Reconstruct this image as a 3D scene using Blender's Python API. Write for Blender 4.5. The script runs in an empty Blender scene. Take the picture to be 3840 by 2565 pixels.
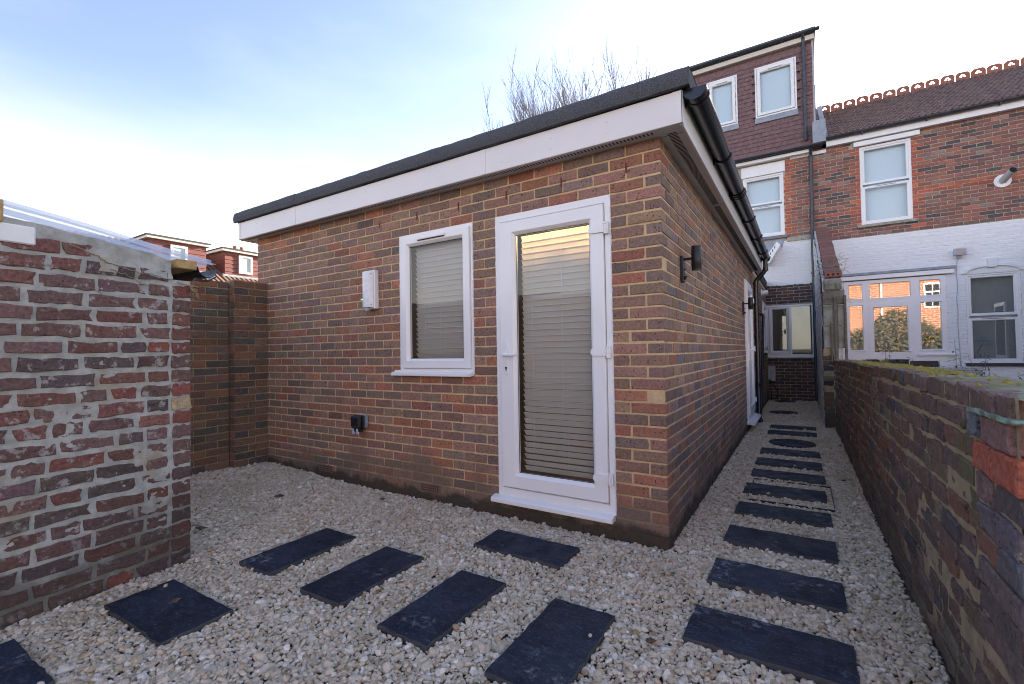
import bpy, bmesh, math, random
import numpy as np
from mathutils import Matrix, Vector

random.seed(7); rng = np.random.default_rng(7)
S = bpy.context.scene
COL = S.collection
R = math.radians

# ------------------------------------------------------------------ camera, sky, sun, exposure
CAM = np.array((0.72108, -2.90755, 1.22814))
yaw, pitch, roll, FPX = -0.560909, 0.021589, -0.015768, 1739.39
_f = np.array([math.sin(yaw)*math.cos(pitch), math.cos(yaw)*math.cos(pitch), math.sin(pitch)])
_r = np.array([math.cos(yaw), -math.sin(yaw), 0.0]); _u = np.cross(_r, _f)
cr = math.cos(roll)*_r + math.sin(roll)*_u; cu = -math.sin(roll)*_r + math.cos(roll)*_u
cd = bpy.data.cameras.new('camera'); cam = bpy.data.objects.new('camera', cd); COL.objects.link(cam)
cam.matrix_world = Matrix(((cr[0], cu[0], -_f[0], CAM[0]), (cr[1], cu[1], -_f[1], CAM[1]), (cr[2], cu[2], -_f[2], CAM[2]), (0, 0, 0, 1)))
cd.sensor_width = 36; cd.lens = 36*FPX/3840; cd.clip_start = 0.05; cd.clip_end = 2000
cd.dof.use_dof = True; cd.dof.focus_distance = 3.6; cd.dof.aperture_fstop = 4.5
S.camera = cam

SUN_EL, SUN_AZ = 15.0, 10.0          # azimuth clockwise from +Y towards +X
W = bpy.data.worlds.new('World'); S.world = W; W.use_nodes = True
wn = W.node_tree.nodes; wl = W.node_tree.links; wn.clear()
sky = wn.new('ShaderNodeTexSky'); sky.sky_type = 'NISHITA'; sky.sun_disc = False
sky.sun_elevation = R(SUN_EL); sky.sun_rotation = R(SUN_AZ); sky.altitude = 50
sky.air_density = 1.0; sky.dust_density = 1.2; sky.ozone_density = 2.6
bg = wn.new('ShaderNodeBackground'); bg.inputs['Strength'].default_value = 0.12
wo = wn.new('ShaderNodeOutputWorld')
# thin high cloud and horizon haze, whiter and thicker towards the horizon all the way round
tc = wn.new('ShaderNodeTexCoord'); sx = wn.new('ShaderNodeSeparateXYZ'); wl.new(tc.outputs['Generated'], sx.inputs[0])
hz = wn.new('ShaderNodeMapRange'); hz.interpolation_type = 'SMOOTHSTEP'; wl.new(sx.outputs[2], hz.inputs[0])
for i_, v_ in enumerate((.0, .46, .66, .0)): hz.inputs[i_+1].default_value = v_
mpw = wn.new('ShaderNodeMapping'); mpw.inputs['Scale'].default_value = (1.0, 1.0, 3.2); wl.new(tc.outputs['Generated'], mpw.inputs[0])
cn = wn.new('ShaderNodeTexNoise'); cn.inputs['Scale'].default_value = 2.2; cn.inputs['Detail'].default_value = 7; cn.inputs['Roughness'].default_value = .55; wl.new(mpw.outputs[0], cn.inputs['Vector'])
cm_ = wn.new('ShaderNodeMapRange'); wl.new(cn.outputs[0], cm_.inputs[0])
for i_, v_ in enumerate((.42, .75, .0, .06)): cm_.inputs[i_+1].default_value = v_
ca_ = wn.new('ShaderNodeMath'); ca_.operation = 'ADD'; ca_.use_clamp = True; wl.new(hz.outputs[0], ca_.inputs[0]); wl.new(cm_.outputs[0], ca_.inputs[1])
cx_ = wn.new('ShaderNodeMix'); cx_.data_type = 'RGBA'; wl.new(ca_.outputs[0], cx_.inputs[0]); hs_ = wn.new('ShaderNodeHueSaturation'); hs_.inputs['Saturation'].default_value = .86; hs_.inputs['Hue'].default_value = .513; hs_.inputs['Value'].default_value = .46; wl.new(sky.outputs['Color'], hs_.inputs['Color'])
wl.new(hs_.outputs['Color'], cx_.inputs[6]); cx_.inputs[7].default_value = (3.5, 3.12, 2.68, 1)
wl.new(cx_.outputs[2], bg.inputs['Color']); wl.new(bg.outputs[0], wo.inputs[0])
sd = bpy.data.lights.new('sun', 'SUN'); sun = bpy.data.objects.new('sun', sd); COL.objects.link(sun)
sd.energy = 3.0; sd.angle = R(0.53); sd.color = (1.0, 0.86, 0.68)
sdir = Vector((math.sin(R(SUN_AZ))*math.cos(R(SUN_EL)), math.cos(R(SUN_AZ))*math.cos(R(SUN_EL)), math.sin(R(SUN_EL))))
sun.rotation_euler = sdir.to_track_quat('Z', 'Y').to_euler(); sun.location = (0, 30, 30)
S.view_settings.view_transform = 'Standard'; S.view_settings.look = 'None'
S.view_settings.exposure = 3.05
S.cycles.filter_width = 1.0
S.cycles.use_denoising = True; S.view_settings.gamma = 1.0
S.view_settings.use_curve_mapping = False

# ------------------------------------------------------------------ material helpers
class N:
    def __init__(s, name):
        s.m = bpy.data.materials.new(name); s.m.use_nodes = True
        s.t = s.m.node_tree; s.n = s.t.nodes; s.l = s.t.links; s.n.clear()
        s.out = s.n.new('ShaderNodeOutputMaterial'); s.p = s.n.new('ShaderNodeBsdfPrincipled')
        s.l.new(s.p.outputs[0], s.out.inputs[0]); s.g = s.n.new('ShaderNodeNewGeometry'); s.pos = s.g.outputs['Position']
    def put(s, sock, v):
        if hasattr(v, 'is_linked') or hasattr(v, 'links'): s.l.new(v, sock)
        else:
            if isinstance(v, (tuple, list)) and len(v) == 3 and len(sock.default_value) == 4: v = (*v, 1)
            sock.default_value = v
    def noise(s, scale, detail=4, rough=.55, vec=None, out=0, stretch=None):
        n = s.n.new('ShaderNodeTexNoise'); v = vec or s.pos
        if stretch:
            mp = s.n.new('ShaderNodeMapping'); s.l.new(v, mp.inputs[0]); mp.inputs['Scale'].default_value = stretch; v = mp.outputs[0]
        s.l.new(v, n.inputs['Vector']); n.inputs['Scale'].default_value = scale
        n.inputs['Detail'].default_value = detail; n.inputs['Roughness'].default_value = rough
        return n.outputs[out]
    def voro(s, scale, vec=None, out=0):
        n = s.n.new('ShaderNodeTexVoronoi'); s.l.new(vec or s.pos, n.inputs['Vector']); n.inputs['Scale'].default_value = scale
        return n.outputs[out]
    def ramp(s, v, a, b, lo=0., hi=1., clamp=True):
        n = s.n.new('ShaderNodeMapRange'); s.l.new(v, n.inputs[0]); n.clamp = clamp; n.interpolation_type = 'SMOOTHSTEP' if clamp else 'LINEAR'
        for i, x in enumerate((a, b, lo, hi)): n.inputs[i+1].default_value = x
        return n.outputs[0]
    def math(s, op, a, b=None):
        n = s.n.new('ShaderNodeMath'); n.operation = op; s.put(n.inputs[0], a)
        if b is not None: s.put(n.inputs[1], b)
        return n.outputs[0]
    def mix(s, f, a, b, mode='MIX'):
        n = s.n.new('ShaderNodeMix'); n.data_type = 'RGBA'; n.blend_type = mode; n.clamp_factor = True
        s.put(n.inputs[0], f); s.put(n.inputs[6], a); s.put(n.inputs[7], b); return n.outputs[2]
    def sep(s, v, i):
        n = s.n.new('ShaderNodeSeparateXYZ'); s.l.new(v, n.inputs[0]); return n.outputs[i]
    def attr(s, name, typ='GEOMETRY', out='Color'):
        n = s.n.new('ShaderNodeAttribute'); n.attribute_name = name; n.attribute_type = typ; return n.outputs[out]
    def objinfo(s, out):
        return s.n.new('ShaderNodeObjectInfo').outputs[out]
    def bump(s, h, strength=.3, dist=.005):
        n = s.n.new('ShaderNodeBump'); s.l.new(h, n.inputs['Height']); n.inputs['Strength'].default_value = strength
        n.inputs['Distance'].default_value = dist; s.l.new(n.outputs[0], s.p.inputs['Normal'])
    def done(s, col, rough=.7, **k):
        s.put(s.p.inputs['Base Color'], col); s.put(s.p.inputs['Roughness'], rough)
        for a, v in k.items(): s.put(s.p.inputs[a.replace('_', ' ')], v)
        return s.m

def simple(name, c1, c2=None, scale=6, rough=.6, bump=0, bscale=60, bdist=.004, lo=.35, hi=.65, **k):
    n = N(name)
    col = c1 if c2 is None else n.mix(n.ramp(n.noise(scale, 6), lo, hi), c1, c2)
    if bump: n.bump(n.noise(bscale, 5), bump, bdist)
    return n.done(col, rough, **k)

def brick_mat(name, indiv, speck=.595, smear=None, dirt=None, moss=None, bump=.45, grain=1.0, gtop=.42, dark=.42, damp=.125):
    n = N(name)
    col = n.objinfo('Color') if indiv else n.attr('Col')
    col = n.mix(n.ramp(n.noise(9, 5, .6), .42, .7), col, n.mix(dark, col, (.165, .108, .082)))
    v = n.ramp(n.noise(55, 6, .65), .25, .75, 1-.32*grain, 1+.34*grain)
    col = n.mix(1.0, col, n.mix(0.0, (1, 1, 1), (1, 1, 1)), 'MULTIPLY')
    cc = n.n.new('ShaderNodeVectorMath'); cc.operation = 'SCALE'; n.l.new(col, cc.inputs[0]); n.l.new(v, cc.inputs['Scale']); col = cc.outputs[0]
    dots = n.math('MULTIPLY', n.ramp(n.voro(48), .20, .32, 1, 0), n.ramp(n.noise(11, 3, .5), speck-.12, speck-.02))
    col = n.mix(n.math('MULTIPLY', dots, .85), col, (.035, .03, .032))
    col = n.mix(n.math('MULTIPLY', n.ramp(n.voro(210), .14, .26, 1, 0), .5), col, (.05, .042, .04))
    col = n.mix(n.math('MULTIPLY', n.ramp(n.noise(210, 2, .5), .66, .72), .5), col, (.42, .36, .30))
    z = n.sep(n.pos, 2)
    if smear:
        c, thr, sc = smear
        col = n.mix(n.math('MULTIPLY', n.ramp(n.noise(sc, 8, .7), thr, thr+.07), .85), col, c)
    if dirt:
        h = n.math('ADD', z, n.math('MULTIPLY', n.ramp(n.noise(2.3, 5, .6), .3, .7, -.5, .5), .34))
        col = n.mix(n.ramp(h, dirt[1], gtop, .6, 0), col, dirt[0])
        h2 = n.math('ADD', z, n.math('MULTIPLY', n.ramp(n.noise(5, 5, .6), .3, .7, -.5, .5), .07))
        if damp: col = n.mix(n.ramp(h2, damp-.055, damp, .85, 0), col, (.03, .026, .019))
    if moss:
        c, thr, sc = moss
        col = n.mix(n.math('MULTIPLY', n.ramp(n.noise(sc, 6, .65), thr, thr+.14), .8), col, c)
    hsum = n.math('ADD', n.noise(190, 4, .6), n.math('MULTIPLY', n.noise(45, 5, .6), 1.3))
    n.bump(hsum, bump, .004)
    return n.done(col, n.ramp(n.noise(30, 3), .3, .7, .72, .92))

def pair(name, **k):
    return brick_mat(name, True, **k), brick_mat(name+'_joined', False, **k)

M = {}
MORT_NEW = (.50, .36, .215)
def mortar(name, c1, c2, dirt=None, c3=None, damp=.125):
    n = N(name); col = n.mix(n.ramp(n.noise(14, 6, .65), .35, .65), c1, c2)
    col = n.mix(n.ramp(n.noise(120, 3), .55, .7, 0, .35), col, tuple(x*.5 for x in c1))
    if c3: col = n.mix(n.ramp(n.noise(3.2, 6, .6), .5, .62, 0, .8), col, c3)
    if dirt:
        z = n.sep(n.pos, 2); h = n.math('ADD', z, n.math('MULTIPLY', n.ramp(n.noise(2.3, 5, .6), .3, .7, -.5, .5), .34))
        col = n.mix(n.ramp(h, dirt[1], .42, .8, 0), col, dirt[0])
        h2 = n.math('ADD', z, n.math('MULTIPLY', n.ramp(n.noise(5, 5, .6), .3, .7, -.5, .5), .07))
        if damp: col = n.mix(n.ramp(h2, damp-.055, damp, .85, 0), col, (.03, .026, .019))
    n.bump(n.math('ADD', n.noise(220, 4, .7), n.noise(40, 4)), .7, .004)
    return n.done(col, .93)
M['brick_new'] = pair('new_brick', dirt=((.13, .10, .072), .10))
M['brick_fence'] = pair('fence_brick', speck=.58, moss=((.075, .065, .028), .60, 1.8))
M['brick_old'] = pair('old_red_brick', speck=.66, smear=((.36, .335, .32), .555, 17), dirt=((.04, .03, .026), .05), gtop=.75, damp=0, grain=1.15, bump=.8)
M['brick_mossy'] = pair('mossy_brick', speck=.62, smear=((.40, .34, .24), .61, 13), moss=((.13, .125, .05), .57, 3.2), dirt=((.07, .058, .048), .05), gtop=.4, damp=0, grain=1.15, bump=.9)
M['brick_house'] = pair('terrace_brick', speck=.64, smear=((.30, .27, .22), .66, 8), moss=((.10, .105, .035), .66, 1.1))
M['brick_white'] = pair('painted_brick', speck=.85, grain=.06, dark=.0, smear=((.35, .35, .35), .74, 9), bump=.5)
M['mortar_new'] = mortar('sandy_mortar', (.69, .49, .27), (.57, .405, .225), ((.16, .125, .085), .10))
M['mortar_fence'] = mortar('fence_mortar', (.40, .31, .18), (.31, .245, .13), c3=(.21, .195, .085))
M['mortar_grey'] = mortar('grey_mortar', (.47, .475, .445), (.33, .335, .31), ((.075, .066, .055), .05), c3=(.32, .27, .19), damp=0)
M['mortar_old'] = mortar('crumbly_mortar', (.46, .355, .225), (.33, .255, .155), ((.09, .075, .055), .03), c3=(.37, .285, .17), damp=0)
M['mortar_house'] = mortar('house_mortar', (.48, .42, .33), (.36, .31, .24))
M['white_paint'] = simple('white_masonry_paint', (.86, .855, .845), (.78, .78, .775), 5, .75, .4, 40)
M['render_white'] = simple('white_render', (.74, .74, .73), (.42, .43, .43), 7, .9, .9, 25, .01, .42, .75)
M['upvc'] = simple('white_upvc', (.87, .865, .86), (.84, .835, .83), 3, .28)
M['fascia'] = simple('white_fascia_board', (.80, .765, .75), (.76, .73, .715), 2, .33)
M['soffit'] = simple('white_soffit', (.74, .73, .72), (.68, .67, .66), 3, .4)
M['dark'] = simple('dark_void', (.012, .012, .013), rough=.9)
M['black_plastic'] = simple('black_plastic', (.012, .013, .016), (.02, .021, .024), 20, .22)
M['black_metal'] = simple('black_lamp_paint', (.013, .013, .015), rough=.42)
M['blue_black_pipe'] = simple('weathered_black_pipe', (.03, .036, .05), (.05, .058, .075), 12, .35)
M['felt'] = simple('mineral_felt', (.045, .047, .054), (.17, .178, .195), 330, .95, 1.0, 260, .003, .42, .68)
M['felt_flat'] = simple('roof_felt', (.05, .052, .058), (.08, .08, .085), 30, .95)
M['glass_lens'] = simple('clear_lens', (.78, .78, .80), (.70, .70, .74), 30, .2)
M['terracotta_red'] = simple('red_plastic', (.24, .035, .02), rough=.6)
M['air_brick'] = simple('air_brick_clay', (.20, .12, .085), (.15, .095, .07), 20, .9, .4, 120)
M['grey_plastic'] = simple('grey_plastic', (.26, .33, .40), (.22, .28, .34), 15, .45)
M['light_grey'] = simple('pale_grey_plastic', (.42, .46, .52), rough=.4)
M['timber'] = simple('raw_timber', (.52, .36, .15), (.38, .25, .10), 25, .85, .5, 90)
M['old_timber'] = simple('weathered_timber', (.13, .115, .075), (.19, .165, .12), 18, .9, .6, 60)
M['lead'] = simple('lead_flashing', (.26, .29, .34), (.35, .38, .42), 9, .55, .3, 20)
M['slate_sill'] = simple('slate_grey_sill', (.16, .175, .21), (.21, .225, .26), 12, .6)
M['dark_sill'] = simple('dark_blue_sill', (.025, .032, .055), rough=.5)
M['concrete'] = simple('stained_concrete', (.36, .36, .32), (.20, .20, .15), 5, .9, .6, 40)
M['stone_sill'] = simple('stone_sill', (.40, .38, .33), (.26, .25, .2), 9, .9, .4, 50)
M['tile_hung'] = simple('tile_hanging', (.16, .088, .088), (.21, .13, .125), 14, .72, .4, 120)
M['roof_tile'] = simple('roman_tile', (.15, .095, .085), (.23, .155, .13), 7, .8, .5, 90)
M['terracotta'] = simple('ridge_terracotta', (.38, .13, .085), (.28, .12, .085), 11, .85, .5, 60)
M['red_board'] = simple('red_cladding', (.20, .055, .042), (.165, .05, .042), 3, .6)
M['far_tile'] = simple('far_pantile', (.22, .13, .095), (.16, .105, .08), 4, .8)
M['cream'] = simple('cream_fascia', (.66, .60, .52), rough=.5)
M['curtain'] = simple('sky_tinted_blind', (.62, .74, .80), rough=.8)  # pale blue of the reflected sky is put into this white
M['room'] = simple('room_paint', (.20, .19, .18), rough=.9)
M['room_floor'] = simple('room_floor', (.2, .16, .12), rough=.7)
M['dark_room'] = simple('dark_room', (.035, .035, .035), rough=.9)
M['vine'] = simple('dry_vine', (.36, .27, .17), (.26, .19, .12), 30, .9)
M['twig'] = simple('twig_bark', (.16, .13, .11), (.24, .20, .17), 8, .9)
M['sealant'] = simple('white_sealant', (.74, .74, .74), rough=.5)
M['yellow'] = simple('yellow_label', (.75, .55, .03), rough=.5)
M['leaf_green'] = simple('leaf_green', (.055, .10, .03), (.10, .13, .04), 40, .5)
M['leaf_brown'] = simple('dead_leaf', (.06, .042, .03), (.11, .07, .04), 60, .9)
M['moss'] = simple('yellow_lichen', (.40, .27, .02), (.18, .18, .04), 45, .95, 1.0, 120, .006)
M['green_bit'] = simple('green_glass_bit', (.0, .16, .07), rough=.2)
M['red_bit'] = simple('red_petal', (.5, .02, .03), rough=.5)
M['wicker'] = simple('pale_wicker', (.46, .48, .50), (.36, .38, .40), 30, .7)
M['cover_black'] = simple('black_chair', (.015, .016, .018), rough=.5)
M['paving'] = simple('grey_paving', (.24, .23, .21), (.17, .165, .15), 3, .9, .3, 30)
M['earth'] = simple('earth', (.10, .085, .06), (.07, .075, .04), 1.5, .95, .5, 20)
M['bed'] = simple('gravel_gap_shade', (.13, .10, .07), (.08, .064, .045), 45, .95, 1.0, 140, .008)  # dark bed: the shade between the chips is put into this colour
M['flood_glass'] = simple('flood_glass', (.35, .33, .32), rough=.15)
M['aluminium'] = simple('grey_flue_metal', (.50, .50, .51), rough=.45)
def sun_brick():
    n = N('sunny_brick'); b = n.n.new('ShaderNodeTexBrick'); mp = n.n.new('ShaderNodeMapping'); mp.inputs['Rotation'].default_value = (R(90), 0, 0); n.l.new(n.pos, mp.inputs[0]); n.l.new(mp.outputs[0], b.inputs['Vector'])
    b.inputs['Scale'].default_value = 1; b.inputs['Brick Width'].default_value = .45; b.inputs['Row Height'].default_value = .15; b.inputs['Mortar Size'].default_value = .016
    b.inputs['Color1'].default_value = (.38, .13, .07, 1); b.inputs['Color2'].default_value = (.26, .10, .06, 1); b.inputs['Mortar'].default_value = (.62, .48, .34, 1)
    return n.done(b.outputs['Color'], .9)
M['sun_brick'] = sun_brick()
M['hedge'] = simple('hedge_leaf', (.07, .075, .03), (.12, .10, .045), 6, .8)

def slate_mat():
    n = N('dark_slate')
    col = n.mix(n.ramp(n.noise(2.6, 7, .65), .36, .66), (.011, .016, .028), (.027, .037, .060))
    st = n.noise(16, 9, .8, stretch=(1.0, 3.2, 1.0))
    col = n.mix(n.ramp(st, .50, .70, 0, .75), col, (.085, .105, .145))
    col = n.mix(n.ramp(n.noise(75, 5, .7), .54, .72, 0, .6), col, (.15, .17, .21))
    big = n.math('MULTIPLY', n.ramp(n.noise(4.2, 4, .6), .56, .68), n.ramp(n.noise(30, 6, .75), .47, .66))
    col = n.mix(n.math('MULTIPLY', big, .75), col, (.33, .35, .38))
    col = n.mix(n.math('MULTIPLY', n.ramp(n.noise(13, 5, .6), .66, .70), .8), col, (.008, .01, .016))
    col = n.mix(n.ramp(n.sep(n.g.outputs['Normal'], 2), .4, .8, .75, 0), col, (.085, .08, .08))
    n.bump(n.math('ADD', n.noise(22, 8, .75, stretch=(1, 3, 1)), n.math('MULTIPLY', n.noise(110, 4), .5)), .8, .006)
    return n.done(col, n.ramp(n.noise(8, 5), .3, .7, .45, .75), Specular_IOR_Level=.22)
M['slate'] = slate_mat()

def gravel_mat():
    n = N('limestone_chips')
    r = n.attr('rnd', 'INSTANCER', 'Fac')
    cr_ = n.n.new('ShaderNodeValToRGB'); n.l.new(r, cr_.inputs[0]); e = cr_.color_ramp.elements
    stops = [(0, (.26, .18, .10)), (.05, (.42, .32, .205)), (.2, (.53, .44, .325)), (.55, (.60, .515, .395)), (.85, (.67, .59, .475)), (1, (.80, .76, .68))]
    e[0].position, e[0].color = stops[0][0], (*stops[0][1], 1); e[1].position, e[1].color = 1, (*stops[-1][1], 1)
    for p, c in stops[1:-1]:
        k = e.new(p); k.color = (*c, 1)
    col = n.mix(n.ramp(n.noise(130, 4, .6), .4, .72, 0, .4), cr_.outputs[0], (.42, .33, .22))
    col = n.mix(n.math('MULTIPLY', n.ramp(n.noise(1.3, 5, .65), .45, .68), .42), col, (.36, .27, .17))
    n.bump(n.noise(260, 4), .4, .003)
    return n.done(col, .85)
M['gravel'] = gravel_mat()

def glass_mat(name, refl=.13, tint=(.93, .95, .95)):
    n = N(name); n.n.remove(n.p)
    tr = n.n.new('ShaderNodeBsdfTransparent'); tr.inputs[0].default_value = (*tint, 1)
    gl = n.n.new('ShaderNodeBsdfGlossy'); gl.inputs['Roughness'].default_value = .015
    dt = n.n.new('ShaderNodeVectorMath'); dt.operation = 'DOT_PRODUCT'; n.l.new(n.g.outputs['Incoming'], dt.inputs[0]); n.l.new(n.g.outputs['Normal'], dt.inputs[1])
    sch = n.math('POWER', n.math('SUBTRACT', 1.0, n.math('ABSOLUTE', dt.outputs['Value'])), 5.0)
    f = n.math('ADD', n.math('MULTIPLY', sch, 1-refl), refl)
    b = n.n.new('ShaderNodeBump'); n.l.new(n.noise(1.7, 2), b.inputs['Height']); b.inputs['Strength'].default_value = .05; b.inputs['Distance'].default_value = .01
    n.l.new(b.outputs[0], gl.inputs['Normal'])
    mx = n.n.new('ShaderNodeMixShader'); n.l.new(f, mx.inputs[0]); n.l.new(tr.outputs[0], mx.inputs[1]); n.l.new(gl.outputs[0], mx.inputs[2])
    n.l.new(mx.outputs[0], n.out.inputs[0]); return n.m
M['glass'] = glass_mat('window_glass', .028, (.97, .98, .98))
M['glass_refl'] = glass_mat('coated_glass', .24, (.8, .82, .82))
M['glass_mid'] = glass_mat('alley_window_glass', .07, (.93, .95, .95))
def blind_mat():
    n = N('blind_slat_metal'); n.done((.80, .785, .75), .4)
    tl = n.n.new('ShaderNodeBsdfTranslucent'); tl.inputs[0].default_value = (.6, .52, .38, 1)
    mx = n.n.new('ShaderNodeMixShader'); mx.inputs[0].default_value = .30
    n.l.new(n.p.outputs[0], mx.inputs[1]); n.l.new(tl.outputs[0], mx.inputs[2]); n.l.new(mx.outputs[0], n.out.inputs[0]); return n.m
M['blind'] = blind_mat()
def sheet_mat():
    n = N('polycarbonate_sheet'); n.n.remove(n.p)
    a = n.n.new('ShaderNodeBsdfTranslucent'); a.inputs[0].default_value = (.86, .88, .93, 1)
    b = n.n.new('ShaderNodeBsdfGlossy'); b.inputs['Roughness'].default_value = .12
    c = n.n.new('ShaderNodeBsdfTransparent')
    m1 = n.n.new('ShaderNodeMixShader'); m1.inputs[0].default_value = .55; n.l.new(a.outputs[0], m1.inputs[1]); n.l.new(c.outputs[0], m1.inputs[2])
    m2 = n.n.new('ShaderNodeMixShader'); m2.inputs[0].default_value = .14; n.l.new(m1.outputs[0], m2.inputs[1]); n.l.new(b.outputs[0], m2.inputs[2])
    n.l.new(m2.outputs[0], n.out.inputs[0]); return n.m
M['sheet'] = sheet_mat()
def emit(name, c, s):
    n = N(name); return n.done((.8, .8, .8), .4, Emission_Color=(*c, 1), Emission_Strength=s)
M['led'] = emit('green_led', (.1, 1, .2), .25)
M['lamp_glow'] = emit('warm_lamp_glow', (1, .72, .36), 12)

# ------------------------------------------------------------------ mesh helpers
class Frame:
    """u along the wall, d outwards from its face, z up"""
    def __init__(s, ox, oy, deg): s.o = np.array((ox, oy)); s.a = R(deg); s.c, s.s = math.cos(s.a), math.sin(s.a)
    def P(s, q):
        q = np.asarray(q, float).reshape(-1, 3)
        return np.stack([s.o[0] + s.c*q[:, 0] + s.s*q[:, 1], s.o[1] + s.s*q[:, 0] - s.c*q[:, 1], q[:, 2]], 1)
class World:
    def P(s, q): return np.asarray(q, float).reshape(-1, 3)
WF = World()
EMPTY = {}
def link(o, parent=None):
    COL.objects.link(o)
    if parent is not None:
        o.parent = parent
        if parent.name in EMPTY: o.matrix_parent_inverse = Matrix.Translation(-Vector(EMPTY[parent.name]))
    return o
def tag(o, label=None, cat=None, group=None, kind=None):
    if label: o['label'] = label
    if cat: o['category'] = cat
    if group: o['group'] = group
    if kind: o['kind'] = kind
    return o
def thing(name, loc, label, cat, group=None):
    o = bpy.data.objects.new(name, None); o.empty_display_size = .1; o.location = loc; COL.objects.link(o); EMPTY[o.name] = loc
    return tag(o, label, cat, group, 'thing')

class MB:
    def __init__(s, fr=WF): s.v = []; s.f = []; s.c = []; s.fr = fr; s.hascol = False
    def add(s, v, f, col=None):
        b = len(s.v); P = s.fr.P(v); s.v.extend(map(tuple, P)); s.f.extend([tuple(i+b for i in q) for q in f])
        if col is not None: s.hascol = True
        s.c.extend([col if col is not None else (1, 1, 1)]*len(P)); return s
    def box(s, a0, a1, b0, b1, c0, c1, col=None):
        v = [(x, y, z) for x in (a0, a1) for y in (b0, b1) for z in (c0, c1)]
        return s.add(v, [(0, 1, 3, 2), (4, 6, 7, 5), (0, 4, 5, 1), (2, 3, 7, 6), (0, 2, 6, 4), (1, 5, 7, 3)], col)
    def cbox(s, a0, a1, b0, b1, c0, c1, r=.004):
        v = []; lo = (a0, b0, c0); hi = (a1, b1, c1)
        for ix in (0, 1):
            for iy in (0, 1):
                for iz in (0, 1):
                    p = [hi[k] if (ix, iy, iz)[k] else lo[k] for k in range(3)]
                    for k in range(3):
                        q = list(p)
                        for m in range(3):
                            if m != k: q[m] += r if not (ix, iy, iz)[m] else -r
                        v.append(q)
        I = lambda x, y, z, k: ((x*2+y)*2+z)*3+k
        f = [(I(e, 0, 0, 0), I(e, 1, 0, 0), I(e, 1, 1, 0), I(e, 0, 1, 0)) for e in (0, 1)]
        f += [(I(0, e, 0, 1), I(1, e, 0, 1), I(1, e, 1, 1), I(0, e, 1, 1)) for e in (0, 1)]
        f += [(I(0, 0, e, 2), I(1, 0, e, 2), I(1, 1, e, 2), I(0, 1, e, 2)) for e in (0, 1)]
        for i in (0, 1):
            for j in (0, 1):
                f += [(I(i, j, 0, 0), I(i, j, 1, 0), I(i, j, 1, 1), I(i, j, 0, 1)), (I(i, 0, j, 0), I(i, 1, j, 0), I(i, 1, j, 2), I(i, 0, j, 2)), (I(0, i, j, 1), I(1, i, j, 1), I(1, i, j, 2), I(0, i, j, 2))]
        f += [(I(x, y, z, 0), I(x, y, z, 1), I(x, y, z, 2)) for x in (0, 1) for y in (0, 1) for z in (0, 1)]
        return s.add(v, f)
    def prism(s, poly, axis, a0, a1):
        """polygon in the two other axes (in order), extruded along axis"""
        n = len(poly); o = [k for k in range(3) if k != axis]; v = []
        for a in (a0, a1):
            for p in poly:
                q = [0, 0, 0]; q[axis] = a; q[o[0]], q[o[1]] = p; v.append(q)
        return s.add(v, [tuple(range(n))[::-1], tuple(range(n, 2*n))] + [(i, (i+1) % n, n+(i+1) % n, n+i) for i in range(n)])
    def tube(s, pts, r, n=8, caps=True, rs=None):
        pts = [np.array(p, float) for p in pts]; v = []; prev = None
        for i, p in enumerate(pts):
            t = pts[min(i+1, len(pts)-1)] - pts[max(i-1, 0)]; t = t/(np.linalg.norm(t)+1e-9)
            if prev is None: a = np.array((0, 0, 1.)) if abs(t[2]) < .9 else np.array((1., 0, 0)); x = np.cross(a, t)
            else: x = prev - t*(prev@t)
            x /= np.linalg.norm(x)+1e-9; prev = x; y = np.cross(t, x); rr = rs[i] if rs is not None else r
            for k in range(n):
                a = 2*math.pi*k/n; v.append(p + rr*(math.cos(a)*x + math.sin(a)*y))
        f = [(i*n+k, i*n+(k+1) % n, (i+1)*n+(k+1) % n, (i+1)*n+k) for i in range(len(pts)-1) for k in range(n)]
        if caps: f += [tuple(range(n))[::-1], tuple(range((len(pts)-1)*n, len(pts)*n))]
        return s.add(v, f)
    def ring(s, prof, u0, u1, z0, z1):
        """mitred frame: prof = (inset left, right, bottom, top or one number, depth d)"""
        v = []
        for ins, d in prof:
            l, r, b, t = ins if isinstance(ins, tuple) else (ins,)*4
            v += [(u0+l, d, z0+b), (u1-r, d, z0+b), (u1-r, d, z1-t), (u0+l, d, z1-t)]
        return s.add(v, [(i*4+k, i*4+(k+1) % 4, (i+1)*4+(k+1) % 4, (i+1)*4+k) for i in range(len(prof)-1) for k in range(4)])
    def grid(s, u0, u1, z0, z1, nu, nz, dfun):
        U, Z = np.meshgrid(np.linspace(u0, u1, nu+1), np.linspace(z0, z1, nz+1), indexing='ij')
        v = np.stack([U.ravel(), dfun(U, Z).ravel(), Z.ravel()], 1)
        k = nz+1
        return s.add(v, [(i*k+j, (i+1)*k+j, (i+1)*k+j+1, i*k+j+1) for i in range(nu) for j in range(nz)])
    def mesh(s, name, mat, smooth=None, fix=True):
        me = bpy.data.meshes.new(name); me.from_pydata(s.v, [], s.f); me.update()
        if fix and len(s.f) < 4000:
            bm = bmesh.new(); bm.from_mesh(me); bmesh.ops.recalc_face_normals(bm, faces=bm.faces); bm.to_mesh(me); bm.free()
        if s.hascol:
            ca = me.color_attributes.new('Col', 'FLOAT_COLOR', 'POINT')
            ca.data.foreach_set('color', np.array([(*c, 1) for c in s.c], 'f').ravel())
        if mat is not None: me.materials.append(mat)
        if smooth is not None:
            me.polygons.foreach_set('use_smooth', [True]*len(me.polygons)); me.set_sharp_from_angle(angle=R(smooth))
        return me
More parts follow.
